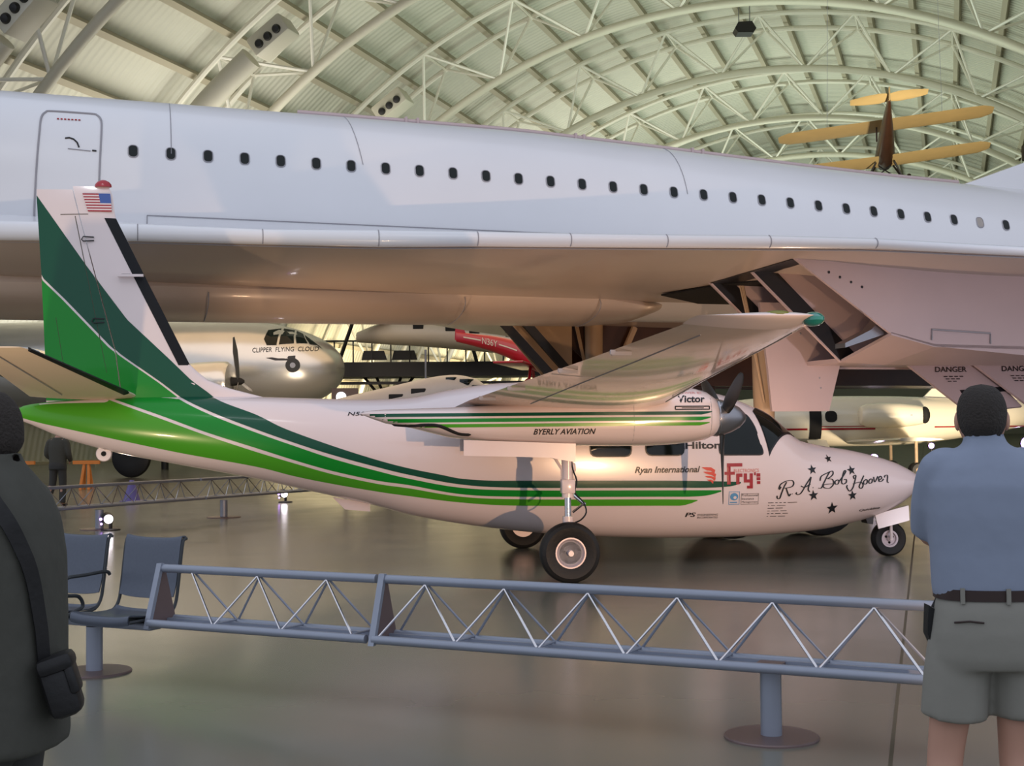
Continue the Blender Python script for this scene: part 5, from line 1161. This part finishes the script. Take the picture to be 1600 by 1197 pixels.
b.tube([(-.7, .1, -1.02), (.7, .1, -1.02)], .03, 6); ug = b.build('undercarriage', 'iron', bp)
for s in (-1, 1):
    b = MB(); b.lathe([(.1, -.05), (.24, -.06), (.27, 0), (.24, .06), (.1, .05)], (s*.78, .1, -1.05), (1, 0, 0), 18); b.build('wheel', 'tyre', ug)
b = MB(); b.loft([[(x, 1.38+d*sin(2*pi*k/8)*.06, -.05+h*cos(2*pi*k/8)) for k in range(8)] for x, h, d in ((-.95, .03, .3), (-.6, .09, 1), (-.1, .05, 1), (.1, .05, 1), (.6, .09, 1), (.95, .03, .3))]); b.build('propeller', 'iron', bp)
for x in (-1.9, 1.9):
    b = MB(); b.tube([(x, .2, 1.0+.085*x), (x*.9, .2, 11)], .006, 5); b.build('suspension_wire', 'steel', bp)
# floodlight near the right edge, clamped on a hanging pole
t = thing('floodlight', 'black floodlight with violet glare at the right edge under the roof', 'floodlight', (15.75, 40, 9.85)); b = MB(); b.box((0, 0, 0), (.45, .4, .5), ch=.05); b.tube([(0, 0, .2), (0, 0, 14)], .012, 6); b.build('housing', 'iron', t)
b = MB(); b.lathe([(0, -.01), (.15, -.01), (.15, .02)], (-.1, -.21, -.12), (0, 1, 0), 16); b.build('lens', 'violet', t)
# black steel walkway with railing
wk = thing('walkway', 'black steel walkway with railing beyond the silver propliner', 'walkway', (0, 58, 0), rad(2.0))
b = MB(); b.box((-3, 0, 4.2), (26, 2.4, .62)); b.box((-3, -1.0, 3.62), (26, .1, .12)); b.build('deck', 'iron', wk, smooth=0)
for x in (-5.35, -15, 4.3):
    b = MB(); b.tube([(x, 0, 0), (x, 0, 3.2)], .16, 10)
    for dx in (-1.1, -.55, .55, 1.1): b.tube([(x, 0, 2.6), (x+dx, 0, 3.95)], .07, 6)
    b.build('branched_column', 'iron', wk)
for i in range(33):
    b = MB(); b.box((-15.6+.8*i, -1.1, 4.95), (.06, .06, .95)); b.build('railing_post', 'iron', wk)
b = MB(); b.tube([(-16, -1.1, 5.42), (10, -1.1, 5.42)], .04, 6); b.build('handrail', 'iron', wk)
for x, a in ((-7.6, 25), (-1.5, -20), (2.4, 22)):
    b = MB(); b.tube([(x, .6, 4.5), (x+2.2*sin(rad(a)), .6, 7.2)], .09, 6); b.build('roof_brace', 'iron', wk)
for x, lab in ((-5.9, 'left'), (-4.6, 'right')):
    b = MB(); b.prism([(x-.55, 57, 4.62), (x+.55, 57, 4.62), (x+.42, 57, 5.02), (x-.45, 57, 5.02)], (0, .12, 0)); o = b.build('display_panel', 'iron', smooth=0); tag(o, lab+' one of two black panels on the walkway railing', 'panel', 'black panels on the walkway')
# lamp disc on a brown board
t = thing('lamp_board', 'brown board with a round white lamp beneath the walkway', 'lamp', (-5.75, 45, 0)); b = MB(); b.box((.1, 0, 2.75), (.9, .12, .6)); b.box((.1, .05, 1.3), (.12, .1, 2.4)); b.build('board', 'leather', t, smooth=0)
b = MB(); b.lathe([(0, -.02), (.17, -.02), (.17, .02)], (-.02, -.08, 2.75), (0, 1, 0), 24); b.build('lamp_disc', 'lamp', t)
# floor spotlight, trestles, cone
for _loc, _lab in (((-6.74, 22.35, 0), 'small floor spotlight with a white lens, behind the metal seats'), ((-5.2, 30.5, 0), 'small floor spotlight with a white lens, just under the white rear belly')):
  t = thing('floor_spotlight', _lab, 'spotlight', _loc, 0, 'floor spotlights'); b = MB(); b.lathe([(.16, 0), (.16, .02), (.03, .03), (.03, .12)], (0, 0, 0), (0, 0, 1), 14); b.m = 0; b.lathe([(.085, 0), (.10, .14), (.05, .24)], (-.02, -.05, .19), (-.45, .9, .1), 16); b.build('housing', 'iron', t)
  b = MB(); b.lathe([(0, -.012), (.072, -.012), (.072, 0)], (-.02, -.05, .19), (-.45, .9, .1), 18); b.build('lens', 'lens', t)
  b = MB(); b.ball((-.14, -.08, .19), .025, 8); b.ball((-.13, -.08, .11), .02, 8); b.build('glare_glow', 'violet', t)  # glowing beads added for violet glare beside the lens
for x, lab in ((-14.0, 'left'), (-12.15, 'right')):
    t = thing('trestle', lab+' one of two orange trestles far behind the tail', 'trestle', (x, 38, 0), 0, 'orange trestles')
    b = MB(); b.box((0, 0, .78), (.75, .12, .10)); b.build('top_bar', 'trestle', t)
    for s in (-1, 1):
        b = MB(); b.tube([(s*.12, -.18, 0), (s*.06, 0, .75)], .045, 6); b.tube([(s*.12, .18, 0), (s*.06, 0, .75)], .045, 6); b.build('leg_frame', 'trestle', t)
t = thing('floor_cone', 'violet cone on the floor under the tail', 'cone', (-9.0, 31.5, 0)); b = MB(); b.lathe([(.2, .02), (.08, .42), (.05, .5), (.03, .5)], (0, 0, 0), (0, 0, 1), 18); b.build('cone_body', 'cone', t)
b = MB(); b.box((0, 0, .012), (.46, .46, .024), ch=.008); b.build('cone_base', 'cone', t)
